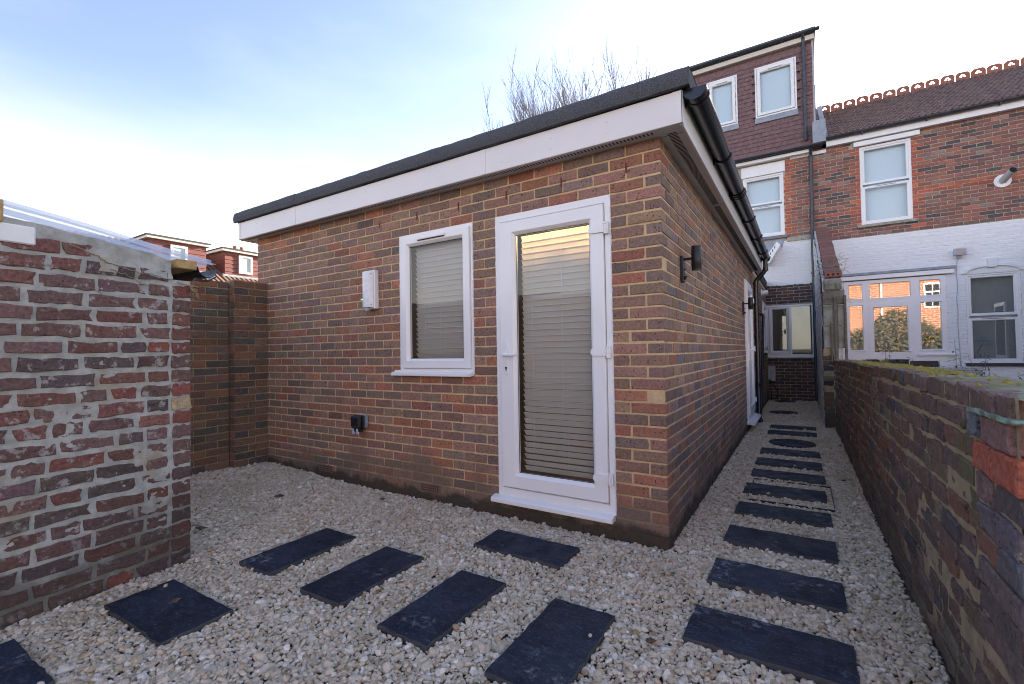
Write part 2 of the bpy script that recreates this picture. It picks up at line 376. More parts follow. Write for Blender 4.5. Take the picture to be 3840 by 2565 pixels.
    def build(s, name, mat, parent=None, smooth=None, fix=True, label=None, kind=None):
        o = bpy.data.objects.new(name, s.mesh(name, mat, smooth, fix)); link(o, parent); return tag(o, label, None, None, kind)

def vnoise(U, Z, sc, seed):
    g = np.random.default_rng(seed).random((64, 64)); a = (U*sc) % 64; b = (Z*sc) % 64
    i = a.astype(int); j = b.astype(int); fa = a-i; fb = b-j; fa = fa*fa*(3-2*fa); fb = fb*fb*(3-2*fb)
    i1 = (i+1) % 64; j1 = (j+1) % 64; i %= 64; j %= 64
    return (g[i, j]*(1-fa)*(1-fb) + g[i1, j]*fa*(1-fb) + g[i, j1]*(1-fa)*fb + g[i1, j1]*fa*fb) - .5
def fbm(U, Z, sc, seed, o=3):
    return sum(vnoise(U, Z, sc*2**k, seed+k)/2**k for k in range(o))

def holes_wall(mb, u0, u1, z0, z1, d0, d1, holes):
    us = sorted({u0, u1, *[h[i] for h in holes for i in (0, 1) if u0 < h[i] < u1]})
    zs = sorted({z0, z1, *[h[i] for h in holes for i in (2, 3) if z0 < h[i] < z1]})
    for a, b in zip(us, us[1:]):
        for c, d in zip(zs, zs[1:]):
            m, n = (a+b)/2, (c+d)/2
            if not any(h[0] < m < h[1] and h[2] < n < h[3] for h in holes): mb.box(a, b, d0, d1, c, d)

# ------------------------------------------------------------------ bricks
def brick_tpl(L, H, D, jit, bev, nper, seed):
    g = np.random.default_rng(seed); pts = []
    nl, nh = nper
    def side(p, q, n):
        for k in range(n): t = k/n; pts.append([p[0]+(q[0]-p[0])*t, p[1]+(q[1]-p[1])*t])
    x, z = L/2, H/2
    side((-x, -z), (x, -z), nl); side((x, -z), (x, z), nh); side((x, z), (-x, z), nl); side((-x, z), (-x, -z), nh)
    P = np.array(pts); P += g.normal(0, jit, P.shape)
    n = len(P); inn = P.copy(); inn[:, 0] -= np.sign(inn[:, 0])*bev*(np.abs(inn[:, 0]) > L/2-3*jit-.004); inn[:, 1] -= np.sign(inn[:, 1])*bev*(np.abs(inn[:, 1]) > H/2-3*jit-.004)
    tilt = g.normal(0, jit*.5, n)
    v = [(a, -(0 + t), b) for (a, b), t in zip(inn, tilt)] + [(a, bev*.8, b) for a, b in P] + [(a, D, b) for a, b in P]
    f = [tuple(range(n))] + [(i, n+i, n+(i+1) % n, (i+1) % n) for i in range(n)] + [(n+i, 2*n+i, 2*n+(i+1) % n, n+(i+1) % n) for i in range(n)]
    return np.array(v), f
TPL = {}
def tpl_for(kind, L):
    spec = dict(new=(.065, .05, .0014, .0025, (4, 2), 8), old=(.066, .05, .0036, .004, (5, 2), 12), mossy=(.064, .07, .0034, .005, (4, 2), 12), house=(.065, .05, .0028, .004, (3, 1), 6))[kind]
    cls = 'full' if L > .15 else 'half'
    Lr = .215 if cls == 'full' else .1025
    out = []
    for k in range(spec[5]):
        key = (kind, cls, k)
        if key not in TPL: TPL[key] = (*brick_tpl(Lr, spec[0], spec[1], spec[2], spec[3], spec[4], hash((cls == 'full', k)) % 1000 + 17*len(kind)), Lr, spec[0], {})
        out.append(TPL[key])
    return out
BCOUNT = {}
def lay_bricks(parent, fr, bricks, kind, mats, budget=300, name='brick', jd=.0015, force_joined=False):
    """bricks: (u0,u1,z0,z1,colour,extra d, label). The largest in view become objects, the rest one joined part."""
    used = BCOUNT.get(parent.name, 0); todo = []
    for b in bricks:
        p = fr.P([((b[0]+b[1])/2, 0, (b[2]+b[3])/2)])[0]; todo.append((np.linalg.norm(p-CAM), b))
    todo.sort(key=lambda t: t[0]); nobj = 0 if force_joined else max(0, min(budget-used, len(todo)))
    joined = MB(fr)
    for i, (dist, b) in enumerate(todo):
        u0, u1, z0, z1, col = b[:5]; ex = b[5] if len(b) > 5 else 0; L, H = u1-u0, z1-z0
        tv, tf, Lr, Hr, cache = random.choice(tpl_for(kind, L)); sx, sz = L/Lr, H/Hr
        d = random.gauss(0, jd) + ex
        if kind == 'new': d = max(d, -.0004)+.0004
        if i < nobj:
            key = mats[0].name
            if key not in cache:
                me = bpy.data.meshes.new('brick'); me.from_pydata([tuple(x) for x in tv], [], tf); me.update(); me.materials.append(mats[0]); cache[key] = me
            o = bpy.data.objects.new(name, cache[key]); w = fr.P([((u0+u1)/2, d, (z0+z1)/2)])[0]
            o.location = w; o.rotation_euler = (random.gauss(0, .004), random.gauss(0, .006 if kind in ('old', 'mossy') else .002), fr.a); o.scale = (sx, 1, sz); o.color = (*col, 1)
            link(o, parent)
            if len(b) > 6 and b[6]: o['label'] = b[6]
        else:
            q = tv*np.array((sx, 1, sz)); q = np.stack([q[:, 0]+(u0+u1)/2, d-q[:, 1], q[:, 2]+(z0+z1)/2], 1); joined.add(q, tf, col)
    BCOUNT[parent.name] = used+nobj
    if joined.f: joined.build('brickwork', mats[1], parent, fix=False, kind='stuff')
def jitc(c, s=.13):
    k = 1+random.gauss(0, s); return tuple(max(.012, x*k*(1+random.gauss(0, .04))) for x in c)
def pal(p):
    t = random.random()*sum(w for w, _ in p)
    for w, c in p:
        t -= w
        if t <= 0: return jitc(c)
    return jitc(p[-1][1])
PAL_NEW = [(44, (.27, .152, .112)), (24, (.205, .138, .11)), (16, (.33, .118, .074)), (6, (.37, .145, .08)), (12, (.275, .175, .115)), (7, (.165, .125, .108))]
def soften(p, k, g):
    m = [sum(w*c[i] for w, c in p)/sum(w for w, _ in p) for i in range(3)]
    return [(w, tuple((c[i]*(1-k)+m[i]*k)*g for i in range(3))) for w, c in p]
PAL_NEW = soften(PAL_NEW, .24, 1.06)
PAL_SIDE = [(42, (.27, .168, .128)), (22, (.21, .148, .13)), (12, (.34, .15, .09)), (24, (.30, .188, .125)), (8, (.17, .138, .14))]
PAL_FENCE = [(40, (.18, .095, .065)), (30, (.14, .088, .066)), (16, (.235, .10, .06)), (18, (.085, .072, .064))]
PAL_OLD = [(34, (.165, .07, .058)), (26, (.145, .078, .07)), (18, (.15, .085, .085)), (10, (.21, .068, .052)), (14, (.095, .07, .068)), (2, (.32, .09, .06))]
PAL_MOSSY = [(40, (.165, .098, .075)), (26, (.13, .086, .074)), (12, (.21, .09, .06)), (4, (.25, .095, .055)), (10, (.085, .075, .08)), (10, (.19, .15, .10))]
PAL_HOUSE = [(34, (.28, .115, .09)), (22, (.22, .105, .09)), (16, (.09, .075, .08)), (18, (.34, .13, .09)), (14, (.29, .19, .15))]
PAL_QUOIN = [(60, (.46, .115, .065)), (30, (.52, .15, .07)), (20, (.38, .10, .07))]
PAL_LINK = [(40, (.10, .055, .045)), (30, (.075, .05, .05)), (20, (.14, .06, .045))]

def courses(u0, u1, z0, z1, palette, holes=(), start='right', c=.075, joint=.010, L=.215, wob=0., quoins=(), kmin=0, zoff=0.):
    """stretcher bond from u1 (corner) towards u0, clipped by holes (u0,u1,z0,z1)"""
    out = []; P = L+joint; k = kmin
    while z0+k*c < z1-.01:
        a, b = z0+k*c+joint*.57, z0+(k+1)*c-joint*.57
        e = u1; first = True
        if k % 2 == 0: spans = [(u1-(L-joint)/2, u1)]; e = u1-(L-joint)/2-joint
        else: spans = []
        while e > u0+.03:
            spans.append((max(u0, e-L), e)); e -= P
        zm = (a+b)/2
        for s, t in spans:
            segs = [(s, t)]
            for h in holes:
                if h[2] < zm < h[3]:
                    ns = []
                    for p, q in segs:
                        if q <= h[0] or p >= h[1]: ns.append((p, q)); continue
                        if p < h[0]-.02: ns.append((p, h[0]))
                        if q > h[1]+.02: ns.append((h[1], q))
                    segs = ns
            for p, q in segs:
                if q-p < .03: continue
                col = pal(palette)
                for qq in quoins:
                    if qq[0]-.02 <= p and q <= qq[1]+.02 and qq[2] < zm < qq[3]: col = pal(PAL_QUOIN)
                w = wob*fbm(np.array([p*1.0]), np.array([k*7.3]), .9, 5)[0]
                out.append((p+random.gauss(0, wob*.15), q+random.gauss(0, wob*.15), a+w, b+w, col))
        k += 1
    return out

# ------------------------------------------------------------------ joinery
def glazed(fr, parent, nm, u0, u1, z0, z1, ins, sash, glass_in, d=.006, mat='upvc', glass='glass', back=None, vent=False, sill=None, label=None):
    """a frame, one opening sash and a pane"""
    w = MB(fr); w.ring([(0, d-.07), (0, d), (tuple(x-.004 for x in ins), d), (ins, d-.006), (ins, d-.03)], u0, u1, z0, z1)
    o = w.build(nm, M[mat], parent, label=label)
    s = MB(fr); D = d+.018
    s.ring([(tuple(x-.010 for x in sash), d-.032), (sash, d-.03), (sash, D-.003), (tuple(x+.003 for x in sash), D), (tuple(x-.022 for x in glass_in), D), (tuple(x-.018 for x in glass_in), D-.004), (tuple(x-.003 for x in glass_in), D-.02), (glass_in, D-.026), (glass_in, D-.05)], u0, u1, z0, z1)
    s.build('sash', M[mat], o)
    l, r, b, t = glass_in; g = D-.034
    MB(fr).box(u0+l-.004, u1-r+.004, g-.004, g, z0+b-.004, z1-t+.004).build('pane', M[glass], o)
    ga = MB(fr); ga.ring([(tuple(x-.001 for x in glass_in), g+.003), (tuple(x+.004 for x in glass_in), g+.003)], u0, u1, z0, z1); ga.build('gasket', M['dark'], o)
    if vent:
        c = (u0+u1)/2; hw = (u1-u0)*.19; zz = z1-glass_in[3]+.045
        v = MB(fr); v.cbox(c-hw, c+hw, D, D+.012, zz-.009, zz+.009, .003); v.build('trickle_vent', M[mat], o)
        v = MB(fr); v.box(c-hw+.01, c+hw-.01, D, D+.008, zz-.013, zz-.009); v.build('vent_slot', M['dark'], o)
    if back:
        MB(fr).box(u0+.03, u1-.03, g-.06, g-.05, z0+.03, z1-.03).build('roller_blind', M[back], o)
    return o
def blind(fr, parent, u0, u1, z0, z1, d, pitch=.0435, cords=(.2, .6)):
    n = int((z1-z0)/pitch); me = None
    for i in range(n+1):
        z = z1-.02-i*pitch
        t = R(56+max(0, 12*(1-i/n))); hw = .0245
        m = MB(fr); pr = []
        for x, y in ((-hw, 0), (-hw*.3, .0006), (hw*.45, .0004), (hw*.74, -.0008), (hw, -.0048)): pr.append((x*math.cos(t)-y*math.sin(t), x*math.sin(t)+y*math.cos(t)))
        pr2 = [(a-.0004, b+.0007+(.003 if q == 0 else 0)) for q, (a, b) in enumerate(pr[::-1])]
        if me is None or True:
            j = random.gauss(0, .0008)
            m.prism([(d+a, z+b+j) for a, b in pr+pr2], 0, u0, u1)
            m.build('blind_slat', M['blind'], parent)
    c = MB(fr)
    for q in cords:
        x = u0+(u1-u0)*q
        for dd in (.027, -.027):
            pts = [(x+random.gauss(0, .001)+(.004 if dd < 0 else 0), d+dd, z1-(z1-z0)*k/6) for k in range(7)]; c.tube(pts, .0011, 4)
    c.build('ladder_cord', M['curtain'], parent)
def sealant(fr, parent, u, z0, z1, side):
    pts = []; rs = []; k = int((z1-z0)/.022)
    for i in range(k+1):
        pts.append((u+side*(.002+random.random()*.003), .002, z0+(z1-z0)*i/k)); rs.append(.004+random.random()*.004)
    MB(fr).tube(pts, .005, 5, rs=rs).build('sealant', M['sealant'], parent, 60)
def hinge(fr, parent, u, z, d):
    m = MB(fr); pts = []
    for k in range(9): a = math.pi/2+math.pi*k/8; pts.append((u-.075+.026*math.cos(a), z+.026*math.sin(a)))
    pts += [(u+.006, z-.026), (u+.006, z+.026)]
    m.prism([(a, b) for a, b in pts], 1, d, d+.011)
    m.build('hinge', M['upvc'], parent)
    m = MB(fr); m.tube([(u+.017, d+.009, z-.04), (u+.017, d+.009, z-.012)], .0105, 10); m.tube([(u+.017, d+.009, z-.010), (u+.017, d+.009, z+.022)], .0105, 10); m.tube([(u+.017, d+.009, z+.024), (u+.017, d+.009, z+.04)], .0105, 10)
    m.cbox(u+.02, u+.036, d-.012, d+.009, z-.04, z+.04, .003)
    m.build('hinge_knuckle', M['upvc'], parent, 40)
def lever(fr, parent, u, z, d, sgn=1):
    m = MB(fr); pl = []
    for k in range(9): a = math.pi*k/8; pl.append((u+.014*math.cos(a), z+.095+.014*math.sin(a)))
    for k in range(9): a = math.pi+math.pi*k/8; pl.append((u+.014*math.cos(a), z-.135+.014*math.sin(a)))
    m.prism(pl, 1, d, d+.008); m.build('handle_plate', M['upvc'], parent, 40)
    m = MB(fr); m.tube([(u, d, z), (u, d+.045, z), (u+sgn*.012, d+.056, z), (u+sgn*.115, d+.054, z)], .0095, 10, rs=[.011, .012, .012, .010])
    m.build('door_handle', M['upvc'], parent, 50)
    m = MB(fr); m.tube([(u, d+.008, z-.095), (u, d+.0105, z-.095)], .0085, 12); m.box(u-.0035, u+.0035, d+.006, d+.0103, z-.118, z-.095); m.build('keyhole', M['dark'], parent)
def gutter_prof(r, n=12, th=.003):
    out = [(r*math.cos(math.pi+math.pi*k/n), r*math.sin(math.pi+math.pi*k/n)) for k in range(n+1)]
    return out + [((r-th)*math.cos(2*math.pi-math.pi*k/n), (r-th)*math.sin(2*math.pi-math.pi*k/n)) for k in range(n+1)]

# ------------------------------------------------------------------ ground
def mound(x, y):
    t = np.clip((-np.asarray(x)-2.6)/1.6, 0, 1); return .055*t*t*(3-2*t)
def sheet(name, x0, x1, y0, y1, z, mat, n=1):
    m = MB(); m.add([(x0, y0, z), (x1, y0, z), (x1, y1, z), (x0, y1, z)], [(0, 1, 2, 3)]); return m.build(name, M[mat], kind='structure')
sheet('ground', -400, 400, -400, 400, -.06, 'earth')
sheet('neighbour_paving', 1.16, 9, 1.0, 9.6, -.012, 'paving')
gb = MB(); U, V = np.meshgrid(np.linspace(-6.5, 1.4, 80), np.linspace(-5.0, 9.6, 140), indexing='ij')
gb.add(np.stack([U.ravel(), V.ravel(), (mound(U, V)-.010).ravel()], 1), [(i*140+j, (i+1)*140+j, (i+1)*140+j+1, i*140+j+1) for i in range(79) for j in range(139)])
gb.build('gravel_bed', M['bed'], fix=False, kind='structure')

SLABS = [ # cx, cy, lx, ly, yaw, label
 (.562, -.728, .60, .29, 0, 'dark slate slab of the alley path nearest the camera'),
 (.562, -.152, .595, .292, .5, 'second dark slate slab of the alley path from the camera'),
 (.560, .428, .595, .30, -.6, 'dark slate slab of the alley path third from the camera'),
 (.558, 1.018, .60, .275, .2, 'dark slate slab of the alley path before the metal inspection frame'),
 (.552, 1.606, .59, .30, .6, 'dark slate slab of the alley path lying across the metal inspection frame'),
 (.560, 2.178, .595, .27, 0, 'dark slate slab of the alley path just behind the metal inspection frame'),
 (.556, 2.735, .59, .30, .8, 'dark slate slab of the alley path second before the round manhole cover'),
 (.555, 3.328, .588, .30, .6, 'dark slate slab of the alley path just before the round manhole cover'),
 (.551, 4.752, .588, .29, .6, 'dark slate slab of the alley path just behind the round manhole cover'),
 (.552, 5.305, .588, .29, -.4, 'farthest dark slate slab of the alley path'),
 (-1.962, -1.147, .302, .594, 0, 'dark slate slab in the yard nearest the back brick fence'),
 (-1.361, -1.15, .306, .598, 1, 'dark slate slab in the yard, second of the four from the back fence'),
 (-.766, -1.17, .29, .60, 0, 'dark slate slab in the yard with worn spots, third of four from the back fence'),
 (-.180, -1.17, .30, .60, .5, 'dark slate slab at the front centre of the yard, cut by the picture edge'),
 (-.766, -.417, .60, .276, 0, 'dark slate slab lying outside the white glazed door'),
 (-1.897, -1.888, .597, .298, .8, 'dark slate slab beside the old garden wall with a pale chipped patch'),
 (-1.935, -2.49, .51, .30, 1, 'dark slate slab at the corner of the picture by the old garden wall'),
]
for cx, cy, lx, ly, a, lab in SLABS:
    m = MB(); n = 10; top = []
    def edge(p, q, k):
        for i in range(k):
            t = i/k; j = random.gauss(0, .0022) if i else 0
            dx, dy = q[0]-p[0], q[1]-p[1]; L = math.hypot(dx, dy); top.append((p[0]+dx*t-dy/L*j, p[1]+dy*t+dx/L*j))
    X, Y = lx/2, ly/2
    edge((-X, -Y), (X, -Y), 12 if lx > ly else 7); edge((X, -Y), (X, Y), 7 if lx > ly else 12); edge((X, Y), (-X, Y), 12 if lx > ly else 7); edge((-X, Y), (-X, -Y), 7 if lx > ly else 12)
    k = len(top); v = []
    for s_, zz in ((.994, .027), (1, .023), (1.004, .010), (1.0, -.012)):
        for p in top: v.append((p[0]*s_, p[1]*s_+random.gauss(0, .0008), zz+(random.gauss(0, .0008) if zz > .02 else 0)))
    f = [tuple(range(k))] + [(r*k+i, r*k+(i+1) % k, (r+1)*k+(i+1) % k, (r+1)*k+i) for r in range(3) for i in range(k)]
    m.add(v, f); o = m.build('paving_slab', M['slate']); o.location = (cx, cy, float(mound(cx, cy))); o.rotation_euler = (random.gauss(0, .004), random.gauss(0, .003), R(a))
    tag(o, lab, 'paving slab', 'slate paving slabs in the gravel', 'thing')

DISCS = [(.566, 3.985, .262, 'round dark manhole cover set in the gravel path', 'manhole_cover'), (.372, 7.18, .235, 'dark round drain cover in the shaded alley, nearer of the two', 'drain_cover'), (.335, 9.28, .22, 'dark round drain cover at the far end of the alley', 'drain_cover')]
for cx, cy, r, lab, nm in DISCS:
    t = thing(nm, (cx, cy, 0), lab, 'manhole cover' if nm[0] == 'm' else 'drain cover')
    m = MB(); m.tube([(cx, cy, -.01), (cx, cy, .016)], r-.018, 40); m.build('lid', M['slate'], t)
    m = MB(); vv = []; n = 40
    for rr, z in ((r-.014, .008), (r-.014, .021), (r-.004, .023), (r, .018), (r+.002, -.01)):
        vv += [(cx+rr*math.cos(2*math.pi*k/n), cy+rr*math.sin(2*math.pi*k/n), z) for k in range(n)]
    m.add(vv, [(a*n+k, a*n+(k+1) % n, (a+1)*n+(k+1) % n, (a+1)*n+k) for a in range(4) for k in range(n)]); m.build('rim', M['black_metal'], t, 40)
t = thing('inspection_frame', (.59, 1.6, 0), 'thin metal edge of a recessed inspection cover round a path slab', 'inspection cover')
for a, b, c, d in ((.302, .306, 1.36, 1.95), (.886, .890, 1.34, 1.97), (.302, .890, 1.28, 1.286), (.302, .890, 1.964, 1.97)):
    MB().box(a, b, c, d, 0, .0265 if b-a < .01 else .019).build('edge_strip', M['black_metal'], t)

# gravel stones: points with their own turn, size and tint, one stone shape per point
def rough_pts():
    sp = .0150; A = []
    for (x0, x1, y0, y1) in ((-5.0, 1.15, -3.3, .03), (-.02, 1.12, .03, 9.6)):
        nx, ny = int((x1-x0)/sp), int((y1-y0)/sp)
        gx, gy = np.meshgrid(np.arange(nx), np.arange(ny), indexing='ij')
        x = x0+(gx+.5*(gy % 2))*sp; y = y0+gy*sp
        A.append(np.stack([x.ravel(), y.ravel()], 1))
    P = np.concatenate(A); P += rng.normal(0, sp*.28, P.shape)
    x, y = P[:, 0], P[:, 1]
    keep = (x < 1.14) & ~((x < -.0) & (y > -.004)) & ~((y > 5.55) & (x > .96))
    keep &= ~((x < -2.42) & (y < -1.57)) & (x > -4.42)
    # outside the picture: only a margin is kept
    rel = np.stack([x-CAM[0], y-CAM[1]], 1); fx = rel@_f[:2]; rx = rel@_r[:2]
    keep &= (fx > .9) & (np.abs(rx) < 1.16*fx+.25)
    for cx, cy, lx, ly, a, _ in SLABS:
        ca, sa = math.cos(R(a)), math.sin(R(a)); dx, dy = x-cx, y-cy; u = ca*dx+sa*dy; v = -sa*dx+ca*dy
        keep &= ~((np.abs(u) < lx/2+.002+rng.normal(0, .004, len(x))) & (np.abs(v) < ly/2+.002+rng.normal(0, .004, len(x))))
    for cx, cy, r, *_ in DISCS: keep &= np.hypot(x-cx, y-cy) > r-.004
    return P[keep]
GP = rough_pts(); ng_ = len(GP)
gz = mound(GP[:, 0], GP[:, 1]) + rng.random(ng_)*.008 - .002 + .006*fbm(GP[:, 0]*1., GP[:, 1]*1., 4, 3)
ex = rng.choice(ng_, int(ng_*.08), replace=False)   # loose chips lying on top of the others
GP2 = GP[ex] + rng.normal(0, .006, (len(ex), 2)); P3 = np.concatenate([np.column_stack([GP, gz]), np.column_stack([GP2, gz[ex]+.011])])
st = []
for cx, cy, lx, ly, a, _ in SLABS:      # a few chips kicked onto the slabs, mostly near their edges
    for _k in range(random.choice((0, 0, 1, 1, 2))):
        u, v = random.uniform(-lx/2, lx/2), random.choice((-1, 1))*(ly/2-abs(random.gauss(0, .03)))
        if random.random() < .5: u, v = random.choice((-1, 1))*(lx/2-abs(random.gauss(0, .03))), random.uniform(-ly/2, ly/2)
        st.append((cx+u, cy+v, .031+float(mound(cx, cy))))
P3 = np.concatenate([P3, np.array(st)])
me = bpy.data.meshes.new('gravel'); me.from_pydata([tuple(p) for p in P3], [], []); n3 = len(P3)
def pattr(nm, typ, dat, key): a = me.attributes.new(nm, typ, 'POINT'); a.data.foreach_set(key, np.ascontiguousarray(dat).ravel())
pattr('rot', 'FLOAT_VECTOR', np.column_stack([rng.normal(0, .35, n3), rng.normal(0, .35, n3), rng.random(n3)*6.283]).astype('f'), 'vector')
sz = .0088*np.exp(rng.normal(0, .30, n3)); pattr('scl', 'FLOAT_VECTOR', np.column_stack([sz*(1.05+.4*rng.random(n3)), sz, sz*(.55+.3*rng.random(n3))]).astype('f'), 'vector')
pattr('rnd', 'FLOAT', rng.random(n3).astype('f'), 'value'); pattr('idx', 'INT', rng.integers(0, 6, n3).astype('i'), 'value')
go = bpy.data.objects.new('gravel', me); COL.objects.link(go); tag(go, 'pale cream limestone gravel chips covering the yard and alley', 'gravel', None, 'stuff')
gn = bpy.data.node_groups.new('gravel_scatter', 'GeometryNodeTree')
gn.interface.new_socket('Geometry', in_out='INPUT', socket_type='NodeSocketGeometry'); gn.interface.new_socket('Geometry', in_out='OUTPUT', socket_type='NodeSocketGeometry')
A = gn.nodes; L_ = gn.links; gi = A.new('NodeGroupInput'); gout = A.new('NodeGroupOutput'); iop = A.new('GeometryNodeInstanceOnPoints')
g2i = A.new('GeometryNodeGeometryToInstance')
for k in range(6):
    ic = A.new('GeometryNodeMeshIcoSphere'); ic.inputs['Radius'].default_value = 1; ic.inputs['Subdivisions'].default_value = 2
    sp = A.new('GeometryNodeSetPosition'); ps = A.new('GeometryNodeInputPosition'); vm = A.new('ShaderNodeVectorMath'); vm.operation = 'ADD'; vm.inputs[1].default_value = (k*7.3, k*3.1, k*5.7)
    nz = A.new('ShaderNodeTexNoise'); nz.inputs['Scale'].default_value = .95; nz.inputs['Detail'].default_value = 1.5
    v2 = A.new('ShaderNodeVectorMath'); v2.operation = 'SUBTRACT'; v2.inputs[1].default_value = (.5, .5, .5); v3 = A.new('ShaderNodeVectorMath'); v3.operation = 'SCALE'; v3.inputs['Scale'].default_value = 1.35
    L_.new(ps.outputs[0], vm.inputs[0]); L_.new(vm.outputs[0], nz.inputs['Vector']); L_.new(nz.outputs['Color'], v2.inputs[0]); L_.new(v2.outputs[0], v3.inputs[0])
    L_.new(ic.outputs['Mesh'], sp.inputs['Geometry']); L_.new(v3.outputs[0], sp.inputs['Offset'])
    smt = A.new('GeometryNodeSetMaterial'); smt.inputs['Material'].default_value = M['gravel']; L_.new(sp.outputs[0], smt.inputs[0]); L_.new(smt.outputs[0], g2i.inputs[0])
def named(nm, typ): q = A.new('GeometryNodeInputNamedAttribute'); q.data_type = typ; q.inputs[0].default_value = nm; return q.outputs[0]
e2r = A.new('FunctionNodeEulerToRotation'); L_.new(named('rot', 'FLOAT_VECTOR'), e2r.inputs[0])
L_.new(gi.outputs[0], iop.inputs['Points']); L_.new(g2i.outputs[0], iop.inputs['Instance']); iop.inputs['Pick Instance'].default_value = True
L_.new(named('idx', 'INT'), iop.inputs['Instance Index']); L_.new(e2r.outputs[0], iop.inputs['Rotation']); L_.new(named('scl', 'FLOAT_VECTOR'), iop.inputs['Scale'])
L_.new(iop.outputs[0], gout.inputs[0]); go.modifiers.new('scatter', 'NODES').node_group = gn

# ------------------------------------------------------------------ the extension
FW, SW, FA = Frame(0, 0, 0), Frame(0, 0, 90), Frame(0, 9.6, 0)
EX = thing('brick_extension', (-2.2, 3, 0), 'single storey brown brick extension with flat roof, white fascia and glazed door', 'building')
HF = [(-1.2375, -.3275, .15, 2.25), (-2.25, -1.4525, 1.05, 2.25)]
HS = [(4.68, 5.62, .15, 2.25), (8.2, 9.15, 1.14, 2.22)]
core = MB(FW); holes_wall(core, -4.487, -.004, -.1, 2.62, -.10, -.0032, HF)
core.fr = SW; holes_wall(core, .10, 9.6, -.1, 2.62, -.10, -.0032, HS)
core.fr = WF; core.box(-4.487, -4.40, .1, 9.6, -.1, 2.62); core.build('mortar_core', M['mortar_new'], EX)
fb = [b for b in courses(-4.49, 0, 0, 2.56, PAL_NEW, HF)]
def corner_fix(b): return b
sb = []
for b in courses(-9.6, 0, 0, 2.56, PAL_SIDE, [(-h[1], -h[0], h[2], h[3]) for h in HS], kmin=0):
    sb.append((-b[1], -b[0], *b[2:]))
# at the corner the bond swaps: a front stretcher shows its end on the side wall and the other way round
sb2 = []
for k in range(35):
    a, b = k*.075+.0057, (k+1)*.075-.0057; zm = (a+b)/2; ustart = 0 if k % 2 == 0 else .1125
    spans = []; e = ustart
    while e < 9.59: spans.append((e, min(9.6, e+.215))); e += .225
    for s_, t_ in spans:
        segs = [(s_, t_)]
        for h in HS:
            if h[2] < zm < h[3]:
                ns = []
                for p, q in segs:
                    if q <= h[0] or p >= h[1]: ns.append((p, q)); continue
                    if p < h[0]-.02: ns.append((p, h[0]))
                    if q > h[1]+.02: ns.append((h[1], q))
                segs = ns
        sb2 += [(p, q, a, b, pal(PAL_SIDE)) for p, q in segs if q-p > .03 and b < 2.56]
corner, fb2, sb3 = [], [], []
for b in fb:
    if b[1] > -.001 and b[2] < 2.53: corner.append(b)
    else: fb2.append(b)
for b in sb2:
    if b[0] < .001: continue
    sb3.append(b)
# corner bricks: solid bricks with two faces
cm = {}
for b in corner:
    k = round((b[2]-.005)/.075); Lx, Ly = (.215, .1025) if k % 2 else (.1025, .215)
    if (Lx, Ly) not in cm:
        q = MB(); q.cbox(-Lx, 0, 0, Ly, -.0325, .0325, .004); cm[(Lx, Ly)] = q.mesh('brick', M['brick_new'][0])
    o = bpy.data.objects.new('brick', cm[(Lx, Ly)]); o.location = (random.gauss(0, .002)+(.004 if random.random() < .12 else 0), random.gauss(0, .0012), (b[2]+b[3])/2); o.color = (*b[4], 1); link(o, EX)
BCOUNT[EX.name] = len(corner)
allb = [(FW, b) for b in fb2] + [(SW, b) for b in sb3]
allb.sort(key=lambda t: np.linalg.norm(t[0].P([((t[1][0]+t[1][1])/2, 0, (t[1][2]+t[1][3])/2)])[0]-CAM))
nleft = 300-len(corner); near = allb[:nleft]; far = allb[nleft:]
for fr in (FW, SW):
    lay_bricks(EX, fr, [b for f_, b in near if f_ is fr], 'new', M['brick_new'], budget=10**6)
far_joined = {}
for fr in (FW, SW): lay_bricks(EX, fr, [b for f_, b in far if f_ is fr], 'new', M['brick_new'], force_joined=True)
# inside of the room, seen through the blinds
rm = MB(); rm.box(-4.4, -.1, 2.6, 2.65, .1, 2.6); rm.box(-2.55, -2.5, .1, 2.6, .1, 2.6); rm.box(-4.4, -.1, .1, 9.6, 2.56, 2.60); rm.build('inner_wall', M['room'], EX)
MB().box(-4.4, -.1, .1, 9.6, .08, .15).build('inner_floor', M['room_floor'], EX)

# window
wd = glazed(FW, EX, 'window', -2.25, -1.4525, 1.085, 2.25, (.04, .024, .018, .03), (.043, .026, .02, .03), (.112, .105, .10, .105), label='white window with closed venetian blind on the front wall')
sl = MB(FW); sl.prism([(-.03, 1.052), (.052, 1.040), (.056, 1.044), (.056, 1.062), (.046, 1.068), (.012, 1.075), (.012, 1.088), (-.03, 1.088)], 0, -2.318, -1.462); sl.build('sill', M['upvc'], wd)
v = MB(FW); v.cbox(-2.02, -1.715, .024, .040, 2.183, 2.203, .004); v.build('trickle_vent', M['upvc'], wd)
v = MB(FW); v.box(-2.01, -1.725, .024, .035, 2.178, 2.183); v.build('vent_slot', M['dark'], wd)
blind(FW, wd, -2.125, -1.57, 1.19, 2.14, -.075, cords=(.22, .52, .96))
sealant(FW, wd, -2.25, 1.06, 2.245, 1); sealant(FW, wd, -1.4525, 1.06, 2.245, -1)
